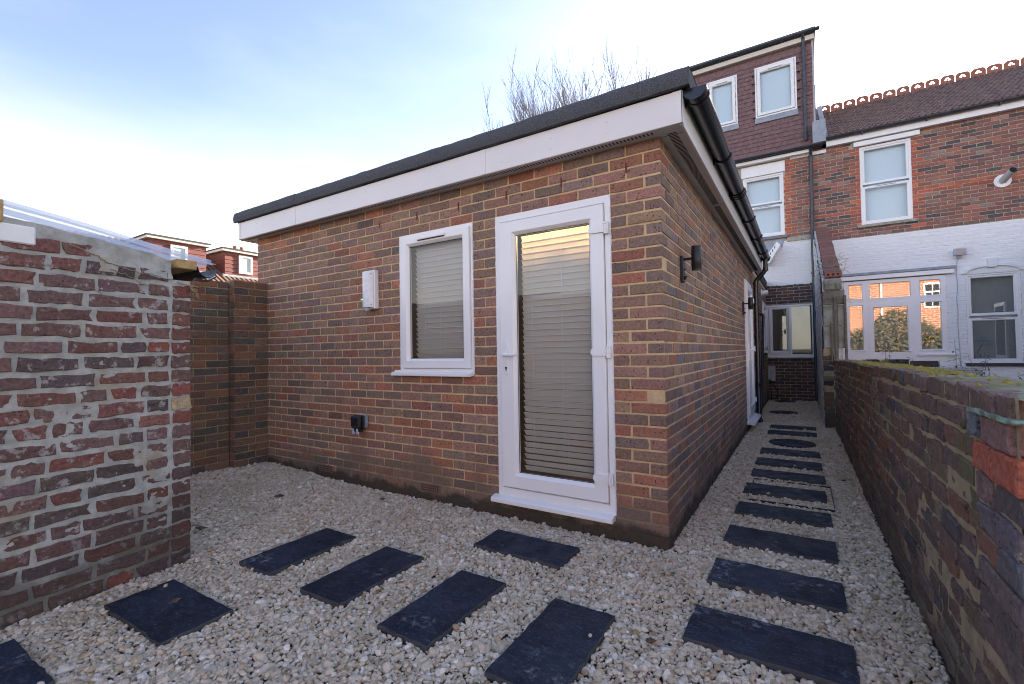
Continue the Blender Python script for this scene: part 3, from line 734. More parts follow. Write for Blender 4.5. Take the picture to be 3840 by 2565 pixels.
# door
dr = glazed(FW, EX, 'door', -1.2375, -.3275, .165, 2.25, (.043, .043, .06, .05), (.046, .046, .073, .058), (.176, .152, .18, .16), label='white fully glazed door with venetian blind and warm light behind its top')
sl = MB(FW); sl.prism([(-.03, .135), (.060, .122), (.066, .127), (.066, .150), (.054, .158), (.012, .168), (-.03, .168)], 0, -1.272, -.333); sl.build('sill', M['upvc'], dr)
for z in (2.03, 1.22, .395): hinge(FW, dr, -.372, z, .024)
lever(FW, dr, -1.14, 1.207, .024)
blind(FW, dr, -1.05, -.49, .36, 2.085, -.075, cords=(.17, .6))
sealant(FW, dr, -1.2375, .16, 2.245, 1); sealant(FW, dr, -.3275, .16, 2.245, -1)
# side door and side window
sdr = glazed(SW, EX, 'door', 4.68, 5.62, .165, 2.25, (.045, .045, .06, .05), (.048, .048, .073, .055), (.17, .17, .2, .17), d=.02, back='curtain', label='white side door facing the alley, seen edge on')
MB(SW).prism([(-.03, .125), (.10, .112), (.108, .118), (.108, .145), (.02, .168), (-.03, .168)], 0, 4.62, 5.70).build('sill', M['upvc'], sdr)
for z in (2.0, 1.22, .40): hinge(SW, sdr, 5.57, z, .038)
lever(SW, sdr, 4.76, 1.2, .038)
sw_ = glazed(SW, EX, 'window', 8.2, 9.15, 1.17, 2.22, (.045, .045, .045, .045), (.05,)*4, (.12,)*4, d=.015, back='curtain', label='white side window near the far end of the alley')
MB(SW).prism([(-.03, 1.14), (.06, 1.13), (.065, 1.15), (.02, 1.172), (-.03, 1.172)], 0, 8.15, 9.2).build('sill', M['upvc'], sw_)
# weep vents and air bricks
for x in (-.217, -.679, -1.135, -1.592, -2.042, -2.503):
    w = MB(FW); w.box(x-.005, x+.005, -.004, .004, 2.367, 2.433)
    o = w.build('weep_vent', M['terracotta_red'], EX)
    s_ = MB(FW)
    for k in range(5): s_.box(x-.0032, x+.0032, .004, .0046, 2.372+k*.0125, 2.380+k*.0125)
    s_.build('vent_slot', M['dark'], o)
for x in (-3.29, -1.93):
    w = MB(FW); w.cbox(x-.106, x+.106, -.02, .003, .079, .146, .003); o = w.build('air_brick', M['air_brick'], EX)
    s_ = MB(FW)
    for i in range(9):
        for j in range(3): s_.box(x-.092+i*.0215, x-.08+i*.0215, .003, .0036, .087+j*.019, .098+j*.019)
    s_.build('vent_hole', M['dark'], o)
w = MB(SW); w.cbox(2.1, 2.31, -.02, .003, .079, .146, .003); w.build('air_brick', M['terracotta'], EX)
# fascia, soffit, felt edge
Y0, X1 = -.12, .158
def fascia_piece(a, b): m = MB(); m.cbox(a, b, Y0-.0, Y0+.018, 2.545, 2.735, .003); m.box(a, b, Y0+.002, Y0+.03, 2.5455, 2.552); m.build('fascia_board', M['fascia'], EX)
for a, b in ((-4.66, -3.612), (-3.608, -1.26), (-1.256, X1)): fascia_piece(a, b)
for x in (-4.66+.02, -3.61, -1.258):
    m = MB(); m.box(x-.022, x+.022, Y0-.003, Y0+.001, 2.547, 2.733); m.build('fascia_joint', M['fascia'], EX)
m = MB(); m.box(X1-.052, X1+.002, Y0-.003, Y0+.001, 2.545, 2.733); m.box(X1-.002, X1+.003, Y0-.003, Y0+.05, 2.545, 2.733); m.build('fascia_joint', M['fascia'], EX)
nm_ = None
for x in (-4.3, -4.0, -3.45, -3.05, -2.55, -2.1, -1.7, -1.1, -.7, -.3):
    for z in (2.605, 2.675):
        q = MB(); q.tube([(0, 0, 0), (0, -.003, 0)], .006, 8)
        if nm_ is None: nm_ = q.mesh('fascia_pin', M['fascia'])
        o = bpy.data.objects.new('fascia_pin', nm_); o.location = (x, Y0, z); link(o, EX)
m = MB(); m.cbox(X1-.018, X1, Y0+.018, 3.0, 2.54, 2.735, .003); m.build('fascia_board', M['fascia'], EX)
m = MB(); m.cbox(X1-.018, X1, 3.004, 6.08, 2.54, 2.735, .003); m.build('fascia_board', M['fascia'], EX)
m = MB(); m.cbox(-4.665, -4.647, Y0+.018, 6.08, 2.54, 2.735, .003); m.build('fascia_board', M['fascia'], EX)
m = MB(); m.box(-4.65, X1-.018, Y0+.018, .02, 2.552, 2.557); m.box(-.02, X1-.018, .02, 6.08, 2.552, 2.557); m.box(-4.65, -4.4, .02, 6.08, 2.552, 2.557); m.build('soffit', M['soffit'], EX)
m = MB()
x = -4.6
while x < -.03: m.box(x, x+.008, -.088, -.042, 2.5505, 2.5525); x += .0244
m.build('soffit_vent', M['dark'], EX, kind='stuff', fix=False)
m = MB(); y = .0
while y < 6.0:
    if not 1.66 < y < 1.74: m.box(.045, .098, y, y+.008, 2.5505, 2.5525)
    y += .021
m.build('soffit_vent', M['dark'], EX, kind='stuff', fix=False)
m = MB(); m.box(-.02, X1-.02, .024, .027, 2.5512, 2.5522); m.box(0, X1-.02, 1.695, 1.699, 2.5512, 2.5522); m.box(0, X1-.02, 3.9, 3.904, 2.5512, 2.5522); m.build('soffit_joint', M['dark'], EX)
fx = [-4.715, -4.62, -3.567, -2.62, -1.68, -.733, .2]
for i, (a, b) in enumerate(zip(fx, fx[1:])):
    m = MB(); nu = max(3, int((b-a)/.06)); pr = [(Y0-.006, 2.738), (Y0-.028, 2.742), (Y0-.034, 2.775), (Y0-.030, 2.83), (Y0-.012, 2.852), (Y0+.06, 2.86), (Y0+.3, 2.845)]
    vv = []; fl = []
    for k in range(nu+1):
        for p in pr: vv.append((a+(b-a)*k/nu + (.006 if k == nu else 0), p[0]-.0035*(i % 2)+random.gauss(0, .0012), p[1]+random.gauss(0, .0014)))
    c = len(pr); fl = [(k*c+j, (k+1)*c+j, (k+1)*c+j+1, k*c+j+1) for k in range(nu) for j in range(c-1)]
    m.add(vv, fl); m.build('felt_edge', M['felt'], EX, 50)
m = MB(); m.prism([(Y0-.03, 2.742), (Y0-.03, 2.84), (Y0-.01, 2.855), (Y0+.3, 2.845), (Y0+.3, 2.742)], 0, .195, .204); m.build('felt_edge', M['felt'], EX)
m = MB(); m.add([(-4.715, -.1, 2.845), (.2, -.1, 2.845), (.2, 6.1, 2.845), (-4.715, 6.1, 2.845)], [(0, 1, 2, 3)]); m.box(X1+.02, .2, -.1, 6.1, 2.735, 2.846); m.box(-4.715, -4.67, -.1, 6.1, 2.735, 2.846); m.build('flat_roof', M['felt_flat'], EX)
MB().box(-4.4, .02, 6.08, 9.59, 2.62, 2.80).build('link_roof', M['felt_flat'], EX)
# gutter with brackets and downpipe
GX, GZ, GR = .224, 2.737, .062
m = MB(); m.prism([(GX+a, GZ+b) for a, b in gutter_prof(GR)], 1, -.085, 6.0); g_ = m.build('gutter', M['black_plastic'], EX, 40)
m = MB(); m.prism([(GX+(GR+.005)*math.cos(math.pi+math.pi*k/18), GZ+(GR+.005)*math.sin(math.pi+math.pi*k/18)) for k in range(19)], 1, -.10, -.088); m.build('end_cap', M['black_plastic'], g_, 30)
m = MB(); m.prism([(GX+a, GZ+b) for a, b in gutter_prof(GR+.006, th=.005)], 1, -.088, -.03); m.build('end_cap', M['black_plastic'], g_, 40)
for y, w in ((-.02, .02), (1.0, .026), (1.93, .018), (1.985, .018), (2.04, .012), (3.03, .026), (4.05, .026), (4.1, .014), (5.2, .026), (5.85, .05)):
    m = MB(); m.prism([(GX+a, GZ+b) for a, b in gutter_prof(GR+.011, th=.009)], 1, y-w/2, y+w/2); m.box(X1, GX-GR+.004, y-w/2, y+w/2, GZ-.07, GZ+.004); m.build('gutter_bracket', M['black_plastic'], g_, 40)
m = MB(); px_ = .075
pts = [(GX, 5.72, GZ-.05), (GX, 5.72, 2.56), (GX-.01, 5.72, 2.50), (GX-.04, 5.72, 2.455), (px_+.05, 5.72, 2.385), (px_+.01, 5.72, 2.34), (px_, 5.72, 2.28), (px_, 5.72, .10), (px_+.03, 5.68, .03)]
m.tube(pts, .036, 14); dp_ = m.build('downpipe', M['black_plastic'], EX, 50)
for z in (2.52, 2.3, 1.42, .62, .12):
    MB().tube([(px_ if z < 2.4 else GX, 5.72, z-.03), (px_ if z < 2.4 else GX, 5.72, z+.03)], .041, 14).build('pipe_collar', M['black_plastic'], dp_, 50)
for z in (1.95, 1.4): m = MB(); m.box(0, px_, 5.70, 5.74, z-.012, z+.012); m.build('pipe_clip', M['black_plastic'], dp_)
m = MB(); m.tube([(.04, 7.0, 1.86), (.085, 6.95, 1.86), (.10, 6.9, 1.82), (.085, 6.1, .25), (.07, 5.95, .06)], .022, 10); m.build('waste_pipe', M['black_plastic'], EX, 50)
# white angled board with vents where the link roof meets the house
m = MB(FA); m.prism([(.02, 3.18), (.10, 3.19), (.33, 3.58), (.26, 3.66), (.0, 3.30)], 1, .02, .30); m.build('barge_board', M['upvc'], EX)
m = MB(FA); m.prism([(.02, 3.42), (.24, 3.66), (.36, 3.57), (.40, 3.74), (.05, 3.76), (-.1, 3.5)], 1, .0, .02); m.build('lead_flashing', M['lead'], EX)
m = MB(FA)
for k in range(4): m.prism([(.07+k*.045, 3.30+k*.07), (.085+k*.045, 3.30+k*.07), (.095+k*.045, 3.36+k*.07), (.08+k*.045, 3.36+k*.07)], 1, .301, .304)
m.build('vent_slot', M['dark'], EX)

# ------------------------------------------------------------------ fittings on the extension
t = thing('bulkhead_light', (-2.565, 0, 1.82), 'white emergency bulkhead light with small green led beside the window', 'wall light')
m = MB(FW); m.cbox(-2.665, -2.515, 0, .055, 1.635, 1.985, .008); m.build('housing', M['upvc'], t)
m = MB(FW); n = 12; pr = [(-2.590+.069*math.cos(math.pi*k/n), .055+.042*math.sin(math.pi*k/n)) for k in range(n+1)]; m.prism(pr, 2, 1.65, 1.97); m.build('lens', M['glass_lens'], t, 40)
m = MB(FW); m.box(-2.652, -2.625, .088, .094, 1.722, 1.728); m.build('led', M['led'], t)
m = MB(FW); m.tube([(-2.59, .05, 1.64), (-2.59, .085, 1.635)], .02, 10); m.box(-2.535, -2.528, .075, .09, 1.945, 1.952); m.box(-2.535, -2.528, .075, .09, 1.668, 1.675); m.build('screw_cap', M['light_grey'], t)
t = thing('socket_box', (-2.73, 0, .62), 'black outdoor socket on a grey back box low on the front wall', 'socket')
m = MB(FW); m.cbox(-2.80, -2.668, 0, .052, .558, .672, .010); m.build('back_box', M['grey_plastic'], t)
m = MB(FW); m.cbox(-2.808, -2.66, .045, .068, .552, .676, .010); m.cbox(-2.80, -2.672, .066, .108, .560, .672, .016); m.cbox(-2.79, -2.69, .04, .095, .525, .565, .008); m.build('cover', M['black_plastic'], t)
for x in (-2.765, -2.712): m = MB(FW); m.cbox(x-.018, x+.018, .09, .10, .505, .532, .005); m.cbox(x-.009, x+.009, .09, .104, .528, .556, .003); m.build('cable_flap', M['light_grey'], t)
m = MB(FW); m.tube([(-2.668, .026, .615), (-2.6665, .026, .615)], .011, 12); m.build('knockout', M['light_grey'], t)
def updown(y, label):
    t = thing('wall_lamp', (0, y, 1.85), label, 'wall light', 'black cylinder wall lamps on the side wall')
    m = MB(SW); m.cbox(y-.032, y+.032, 0, .022, 1.70, 1.885, .003); m.build('back_plate', M['black_metal'], t)
    m = MB(SW); m.tube([(y, .02, 1.862), (y, .075, 1.862)], .009, 8); m.build('arm', M['black_metal'], t, 40)
    m = MB(SW); m.tube([(y, .105, 1.775), (y, .105, 1.80), (y, .105, 1.802), (y, .105, 1.918), (y, .105, 1.92), (y, .105, 1.945)], .032, 20, rs=[.032, .032, .0335, .0335, .032, .032]); m.build('lamp_body', M['black_metal'], t, 40)
    m = MB(SW); m.tube([(y, .105, 1.7742), (y, .105, 1.7752)], .027, 16); m.build('lamp_glass', M['flood_glass'], t)
    m = MB(SW); m.tube([(y, .02, 1.735), (y, .036, 1.728)], .015, 10); m.build('sensor', M['black_plastic'], t, 40)
    m = MB(SW); m.tube([(y, .02, 1.79), (y, .034, 1.79)], .005, 8); m.build('screw', M['black_plastic'], t)
updown(.50, 'black cylinder wall lamp nearest the house corner')
updown(4.42, 'black cylinder wall lamp beside the side door in the alley')
t = thing('ceiling_light', (-.80, .30, 2.55), 'small warm ceiling lamp glowing behind the top of the glazed door', 'lamp')
for xx in (-.92, -.60):
    m = MB(); m.tube([(xx, .95, 2.555), (xx, .95, 2.535)], .035, 14); m.build('bulb', M['lamp_glow'], t)
    ld = bpy.data.lights.new('bulb_light', 'SPOT'); ld.energy = 75; ld.color = (1, .68, .32); ld.spot_size = R(32); ld.spot_blend = 1.0; ld.shadow_soft_size = .03
    lo = bpy.data.objects.new('bulb_light', ld); lo.location = (xx, .95, 2.50); lo.rotation_euler = (R(-67), 0, 0); link(lo, t)
t = thing('flue', (0, 8.0, 2.37), 'short white boiler flue sticking out of the side wall', 'flue')
m = MB(SW); m.tube([(8.0, 0, 2.37), (8.0, .02, 2.37)], .085, 16); m.build('flange', M['upvc'], t, 40)
m = MB(SW); m.tube([(8.0, .02, 2.37), (8.0, .13, 2.372)], .05, 16); m.build('pipe', M['upvc'], t, 40)

# ------------------------------------------------------------------ left garden wall with shed roof
LW = Frame(-2.44, -1.555, 93.45)
GW = thing('garden_wall', (-2.42, -2.2, 0), 'old red brick wall with grey smeared mortar under a plastic sheet roof', 'wall')
def ltop(u): return 1.69+.115*np.clip((-u-.09)/.05, 0, 1)+.085*np.clip((-u-.1)/.6, 0, 1)
c = MB(LW); nu, nz_ = 150, 170
def ld_(U, Z):
    return -.0052 + .0075*fbm(U, Z, 30, 21, 4) + .008*fbm(U, Z, 5, 31, 2)
c.grid(-1.9, -.002, -.06, 1.69, nu, nz_, ld_)
# sloping rough mortar cap above
U, Z = np.meshgrid(np.linspace(-1.9, -.098, 140), np.linspace(0, 1, 16), indexing='ij'); zt = ltop(U)+.014*fbm(U, U*0, 9, 41, 4)
ZZ = 1.69+(zt-1.69)*Z; dd = -.004+.018*fbm(U, ZZ, 7, 51, 5)
c.add(np.stack([U.ravel(), dd.ravel(), ZZ.ravel()], 1), [(i*16+j, (i+1)*16+j, (i+1)*16+j+1, i*16+j+1) for i in range(139) for j in range(15)])
c.build('mortar', M['mortar_grey'], GW, 60, fix=False)
c = MB(LW); c.box(-1.9, -.006, -.22, -.02, -.06, 1.686); c.prism([(-1.9, 1.68), (-.1, 1.68), (-.1, 1.79), (-.7, 1.86), (-1.9, 1.89)], 1, -.22, -.015); c.build('wall_core', M['mortar_grey'], GW)
bl = []
for k in range(22):
    z0 = .0+k*.083+.011; z1 = z0+.061+random.gauss(0, .002)
    if k < 20: bl.append((-.101+random.gauss(0, .002), -.003, z0-.004, z1+.004, pal(PAL_OLD) if k != 11 else (.42, .33, .19), .002, 'yellowish brick in the end column of the old wall' if k == 11 else None))
    e = -.112-random.choice((0, .01))-(.005 if k % 2 else .0)
    if k % 2: seq = [.10]
    else: seq = [.145]
    while e > -1.85:
        Lb = seq.pop() if seq else random.choice((.205, .212, .218, .208, .20, .11))
        zt_ = float(ltop(np.array(e-Lb/2)))
        if z1 < zt_-.006 and not (k >= 19 and random.random() < .25):
            w = .0025*math.sin(e*3+k)+random.gauss(0, .0012)
            colb = pal(PAL_OLD)
            if e < -.86 and random.random() < .35: colb = jitc(random.choice([(.075, .06, .055), (.42, .08, .05), (.20, .17, .13)]))
            bl.append((e-Lb, e, z0+w, z1+w, colb, random.gauss(.001, .0015)))
        e -= Lb+.021+random.gauss(0, .004)
lay_bricks(GW, LW, bl, 'old', M['brick_old'], jd=.0012)
m = MB(LW); m.cbox(-1.5, -.69, -.01, .012, 1.775, 1.862, .006); m.build('painted_lintel', M['white_paint'], GW, label='flaking white painted block at the top of the old wall')
def vine(pts, r):
    P = []
    for a, b in zip(pts, pts[1:]):
        for k in range(4): t = k/4; P.append((a[0]+(b[0]-a[0])*t+random.gauss(0, .003), .008+random.gauss(0, .002), a[1]+(b[1]-a[1])*t+random.gauss(0, .003)))
    P.append((pts[-1][0], .006, pts[-1][1])); MB(LW).tube(P, r, 5, rs=list(np.linspace(r, r*.45, len(P)))).build('dry_vine', M['vine'], GW, 60)
vine([(-.55, 1.80), (-.45, 1.765), (-.42, 1.74), (-.33, 1.72), (-.25, 1.70), (-.19, 1.705), (-.15, 1.69)], .0032)
vine([(-.40, 1.705), (-.34, 1.69), (-.26, 1.645), (-.20, 1.635), (-.205, 1.60)], .0028)
vine([(-.48, 1.60), (-.44, 1.57), (-.40, 1.54), (-.36, 1.515)], .0022)
SH = thing('shed_roof', (-3.2, -2.2, 1.7), 'clear corrugated plastic sheet roof sloping down to a black gutter on the old wall', 'roof')
# box profile sheet running along u, corrugated across d (into the shed)
m = MB(LW); prof = []; dcur = .03
while dcur > -1.3:
    for a, h in ((0, 0), (-.05, .0), (-.062, .034), (-.098, .034), (-.110, 0)): prof.append((dcur+a, h))
    dcur -= .15
vv = []; us = np.linspace(-1.9, .135, 24)
for u in us:
    zb = 1.815+(-u+.10)*.148
    for d_, h in prof: vv.append((u, d_, zb+h+.003*math.sin(u*9+d_*7)))
c_ = len(prof); m.add(vv, [(i*c_+j, (i+1)*c_+j, (i+1)*c_+j+1, i*c_+j+1) for i in range(len(us)-1) for j in range(c_-1)]); m.build('corrugated_sheet', M['sheet'], SH, fix=False)
m = MB(LW); m.cbox(-.082, .03, -2.2, .012, 1.762, 1.815, .004); m.build('wall_plate', M['timber'], SH, label='yellow raw timber end under the sheet')
m = MB(LW); m.cbox(-1.9, -.80, -.06, .02, 1.862, 1.965, .004); m.build('rafter', M['timber'], SH)
m = MB(LW); m.prism([(.090+a*.95, 1.785+b) for a, b in [(x_, y_) for x_, y_ in gutter_prof(.062, 10, .003)]], 1, -2.4, .015)
# prism along d uses (u, z)
m.build('gutter', M['black_plastic'], SH, 40)
m = MB(LW); m.prism([(.03, 1.70), (.10, 1.70), (.15, 1.735), (.148, 1.742), (.10, 1.712), (.03, 1.715)], 1, -.03, .0); m.build('gutter_bracket', M['black_plastic'], SH)
m = MB(LW); m.prism([(-.36, 1.885), (-.30, 1.893), (-.24, 1.868), (-.20, 1.853), (-.26, 1.850), (-.33, 1.868)], 1, -.30, -.22); m.build('moss_clump', M['leaf_brown'], SH)
t = thing('dead_leaf', (-2.43, -1.5, 1.65), 'dry curled leaf and twig caught at the end of the shed gutter', 'leaf')
m = MB(LW); m.add([(-.02, .02, 1.66), (.02, .035, 1.64), (.03, .02, 1.61), (-.01, .03, 1.63)], [(0, 1, 2), (0, 2, 3)]); m.add([(.015, .02, 1.635), (.03, .03, 1.61), (.035, .02, 1.585), (.015, .03, 1.60)], [(0, 1, 2), (0, 2, 3)]); m.tube([(-.08, .01, 1.675), (-.04, .02, 1.665), (.03, .03, 1.655)], .004, 6); m.build('leaf_scrap', M['vine'], t)

# ------------------------------------------------------------------ back boundary wall
FE = Frame(-4.40, 0, 90); FP = Frame(-4.30, 0, 90)
BF = thing('boundary_wall', (-4.45, -1.5, 0), 'dark brown brick boundary wall with a pier, joining the extension at the back corner', 'wall')
m = MB(FE); m.box(-4.0, -.36, -.2, -.005, -.1, 1.985); m.fr = FP; m.box(-.348, -.002, -.2, -.005, -.1, 2.035); m.build('mortar_core', M['mortar_fence'], BF)
fb_ = [b for b in courses(-4.0, -.362, -.01, 2.0, PAL_FENCE)]
lay_bricks(BF, FE, fb_, 'new', M['brick_fence'], budget=190)
pb = []
for k in range(27):
    a, b = -.01+k*.0755+.005, -.01+(k+1)*.0755-.005
    for p, q in (((-.35, -.215), (-.205, -.005)) if k % 2 else ((-.35, -.14), (-.13, -.005))): pb.append((p, q, a, b, pal(PAL_FENCE)))
lay_bricks(BF, FP, pb, 'new', M['brick_fence'], budget=300)
PS = Frame(-4.40, -.355, 0)
lay_bricks(BF, PS, [(.002, .098, -.01+k*.0755+.005, -.01+(k+1)*.0755-.005, pal(PAL_FENCE)) for k in range(27)], 'new', M['brick_fence'], budget=300)

# ------------------------------------------------------------------ right garden wall
RW = Frame(1.086, 5.45, -89.32)
MW = thing('garden_wall', (1.2, 2, 0), 'mossy old brown brick wall with lichen on top along the alley', 'wall')
m = MB(RW)
def rtop(u): return 1.043+.05*np.clip(u/3.9, 0, 1)+.015*np.clip((u-3.9)/2.8, 0, 1)
U, Z = np.meshgrid(np.linspace(0, 6.72, 460), np.linspace(0, 1, 72), indexing='ij'); ZZ = -.06+(rtop(U)+.046)*Z
dd = -.0055+.008*fbm(U, ZZ, 16, 61, 4)+.03*fbm(U, ZZ, .8, 71, 2)
m.add(np.stack([U.ravel(), dd.ravel(), ZZ.ravel()], 1), [(i*72+j, (i+1)*72+j, (i+1)*72+j+1, i*72+j+1) for i in range(459) for j in range(71)])
m.build('mortar', M['mortar_old'], MW, 60, fix=False)
m = MB(RW); m.box(0, 6.70, -.215, -.03, -.06, 1.02); m.build('wall_core', M['mortar_old'], MW)
# top of the wall: bumpy lichen-covered bed
tp = MB(RW); U, D_ = np.meshgrid(np.linspace(0, 6.75, 260), np.linspace(-.225, .0, 14), indexing='ij')
tz = rtop(U)-.006+.012*fbm(U, D_*1.0, 7, 81, 4)-.012*np.clip((D_+.03)/.03, 0, 1); tp.add(np.stack([U.ravel(), (D_+.03*fbm(U, U*0, .8, 71, 2)).ravel(), tz.ravel()], 1), [(i*14+j, (i+1)*14+j, (i+1)*14+j+1, i*14+j+1) for i in range(259) for j in range(13)])
def cap_mat():
    n = N('lichen_cap'); col = n.mix(n.ramp(n.noise(5, 6, .65), .38, .6), (.30, .29, .22), (.17, .17, .075)); y = n.sep(n.pos, 1)
    col = n.mix(n.ramp(n.noise(22, 5, .6), .5, .62, 0, .8), col, (.30, .25, .05))
    n.bump(n.noise(90, 5, .7), .9, .008); return n.done(col, .95)
M['cap'] = cap_mat(); tp.build('lichen_top', M['cap'], MW, 60, fix=False)
bl = []
for k in range(14):
    u = random.choice((0, .06, .11))
    while u < 6.7:
        header = random.random() < (.62 if k in (3, 7, 11, 13) else .33); Lb = (.103 if header else .216)+random.gauss(0, .008)
        c = float(rtop(np.array(u)))/14; z0 = k*c; zz = 0; w = .006*math.sin(u*2.1+k*1.7)+random.gauss(0, .002)
        a, b = z0+zz+w+.008, z0+zz+w+c-.008; ext = .03*fbm(np.array([u+Lb/2]), np.array([k*.0785]), .8, 71, 2)[0]+.0015+random.gauss(0, .003)
        lab = None; col = pal(PAL_MOSSY)
        if u+Lb > 6.72: Lb = 6.72-u
        if k == 13: a += .003; b += .004
        if k >= 12 and u > 6.0: col = jitc((.16, .098, .078))
        if Lb > .05 and not (random.random() < .006 and u < 6): bl.append((u, u+Lb, a, b, col, ext, lab))
        u += Lb+.017+random.gauss(0, .003)
# the broken pier at the near end: bricks standing proud
pz = [(6.40, 6.48, .955, 1.03, (.14, .15, .165), .022, 'blue grey brick standing proud near the end of the mossy wall'), (6.49, 6.70, .95, 1.025, (.24, .13, .115), .016, None), (6.41, 6.74, .855, .94, (.46, .105, .055), .014, 'bright orange red brick standing proud near the end of the mossy wall'),
      (6.41, 6.54, .775, .845, (.21, .12, .11), .010, None), (6.55, 6.74, .77, .845, (.115, .085, .085), .004, None), (6.41, 6.72, .69, .762, (.15, .12, .14), .012, None), (6.41, 6.58, .61, .68, (.22, .10, .07), .008, None), (6.59, 6.74, .605, .68, (.11, .11, .13), .010, None),
      (6.41, 6.74, .525, .595, (.17, .12, .115), .012, None), (6.41, 6.70, .44, .515, (.13, .09, .085), .008, None), (6.41, 6.72, .355, .43, (.16, .11, .10), .010, None)]
bl = [b if not (b[1] > 6.39 and .30 < b[2] < .96) else (b[0], 6.39, *b[2:]) for b in bl if not (b[0] > 6.33 and b[1] > 6.39 and .30 < b[2] < .96)]
lay_bricks(MW, RW, pz + bl, 'mossy', M['brick_mossy'], jd=.002)
m = MB(RW); m.grid(6.42, 6.74, 1.031, 1.045, 14, 3, lambda U, Z: .026+.01*fbm(U, Z, 20, 5)); m.cbox(6.44, 6.74, -.02, .022, 1.027, 1.040, .006); m.build('lichen_patch', simple('mint_lichen', (.30, .46, .36), (.16, .15, .12), 25, .95, .8, 80), MW)
m = MB(RW)
def mossblob(u0, u1, d0, d1, n):
    for _ in range(n):
        u, d = random.uniform(u0, u1), random.uniform(d0, d1); z = float(rtop(np.array(u)))+.001; r = random.uniform(.006, .017)
        v = []; 
        for a in range(6): v.append((u+r*1.4*math.cos(a*1.047), d+r*math.sin(a*1.047), z-.006))
        v.append((u+random.gauss(0, .003), d, z+r*.5)); m.add(v, [(a, (a+1) % 6, 6) for a in range(6)])
mossblob(3.9, 5.5, -.20, -.03, 330); mossblob(.3, 6.5, -.20, -.01, 160); mossblob(2.8, 4.2, -.03, .0, 60)
m.build('yellow_lichen', M['moss'], MW, 70, kind='stuff', fix=False)

# party wall with sloping top at the end of the mossy wall
PWt = thing('party_wall', (1.1, 7.6, 0), 'rendered party wall with sloping brick top and weathered end between the two houses', 'wall')
m = MB(); m.prism([(5.62, -.06), (9.6, -.06), (9.6, 3.86), (5.62, 2.25)], 0, .985, 1.215)
m.build('wall_core', M['render_white'], PWt)
m = MB(); U, Z = np.meshgrid(np.linspace(5.60, 9.6, 90), np.linspace(0, 1, 60), indexing='ij'); ht = 2.24+(U-5.6)*.405
X_ = .968+.022*fbm(U, Z*3, 5, 91, 4); m.add(np.stack([X_.ravel(), U.ravel(), (-.05+ht*Z).ravel()], 1), [(i*60+j, (i+1)*60+j, (i+1)*60+j+1, i*60+j+1) for i in range(89) for j in range(59)]); m.build('render_face', M['render_white'], PWt, 60, fix=False)
sl_ = math.atan(.405); cme = None
q = MB(); q.cbox(-.108, .108, -.052, .052, -.036, .036, .005); cme = q.mesh('coping_brick', M['brick_house'][0])
for k in range(38):
    y = 5.70+k*.108*math.cos(sl_)
    if y > 9.55: break
    o = bpy.data.objects.new('coping_brick', cme); o.location = (1.125+random.gauss(0, .004), y, 2.31+(y-5.65)*.405); o.rotation_euler = (sl_, 0, random.gauss(0, .02)); o.color = (*jitc((.20, .085, .065)), 1); link(o, PWt)
FN = Frame(0, 5.6, 0)
m = MB(FN)
holes3 = [(1.055+k*.062, 2.322) for k in range(3)]
m.cbox(1.02, 1.232, -.1, .012, 2.285, 2.362, .004); eb = m.build('end_brick', M['terracotta'], PWt, label='orange brick with three round holes at the end of the sloping top')
m = MB(FN)
for a, b in holes3: m.tube([(a+.008, .0125, b), (a+.008, .0135, b)], .018, 12)
m.build('core_hole', M['dark'], eb)
m = MB(FN); m.cbox(1.0, 1.225, -.05, .02, 2.085, 2.265, .02); m.build('stone_block', M['concrete'], PWt, label='lichen stained concrete block under the holed brick')
m = MB(FN); m.cbox(.985, 1.26, -.05, .0, 1.87, 2.085, .01); m.build('stone_block', simple('dark_stone', (.16, .16, .14), (.25, .24, .2), 6, .95, .8, 25), PWt)
for z0, z1 in ((1.545, 1.86), (1.21, 1.535)):
    m = MB(FN); m.cbox(.99, 1.11, -.05, .012, z0, z1, .006); m.build('concrete_panel', M['concrete'], PWt)
    m = MB(FN); m.cbox(1.165, 1.27, -.05, .008, z0, z1, .006); m.build('concrete_panel', M['concrete'], PWt)
m = MB(FN); m.cbox(1.12, 1.162, -.02, .05, 1.0, 1.98, .006); m.build('timber_post', M['old_timber'], PWt)
m = MB(FN); m.cbox(1.072, 1.092, -.01, .04, 1.0, 1.60, .004); m.build('timber_post', M['old_timber'], PWt)
m = MB(FN); m.cbox(1.245, 1.275, -.01, .05, 1.0, 2.0, .004); m.build('timber_post', M['old_timber'], PWt)
lay_bricks(PWt, FN, [(.965+(.0 if k % 2 else .004), 1.10, .0+k*.079+.006, .0+(k+1)*.079-.006, jitc(random.choice([(.05, .045, .05), (.10, .06, .055), (.13, .085, .06), (.16, .14, .11)])), random.gauss(0, .008)) for k in range(15)], 'mossy', M['brick_mossy'])
m = MB(FN); m.box(.975, 1.10, -.05, -.012, -.05, 1.2); m.build('end_core', M['mortar_old'], PWt)
m = MB()
for _ in range(110):
    y = random.uniform(5.55, 6.6); p = np.array((random.uniform(1.0, 1.23), y, 2.36+max(0, y-5.65)*.405)); 
    if random.random() < .4: p = np.array((random.uniform(1.0, 1.22), 5.575, random.uniform(1.9, 2.3)))
    pts = [p]
    dr_ = np.array((random.gauss(0, 1), random.gauss(0, .6), random.gauss(0, .5))); dr_ /= np.linalg.norm(dr_)
    for k in range(4): dr_ = dr_+np.array((random.gauss(0, .5), random.gauss(0, .3), random.gauss(-.15, .4))); pts.append(pts[-1]+dr_/np.linalg.norm(dr_)*.045)
    m.tube(pts, .003, 3, caps=False)
m.build('dead_ivy', M['vine'], PWt, kind='stuff', fix=False)

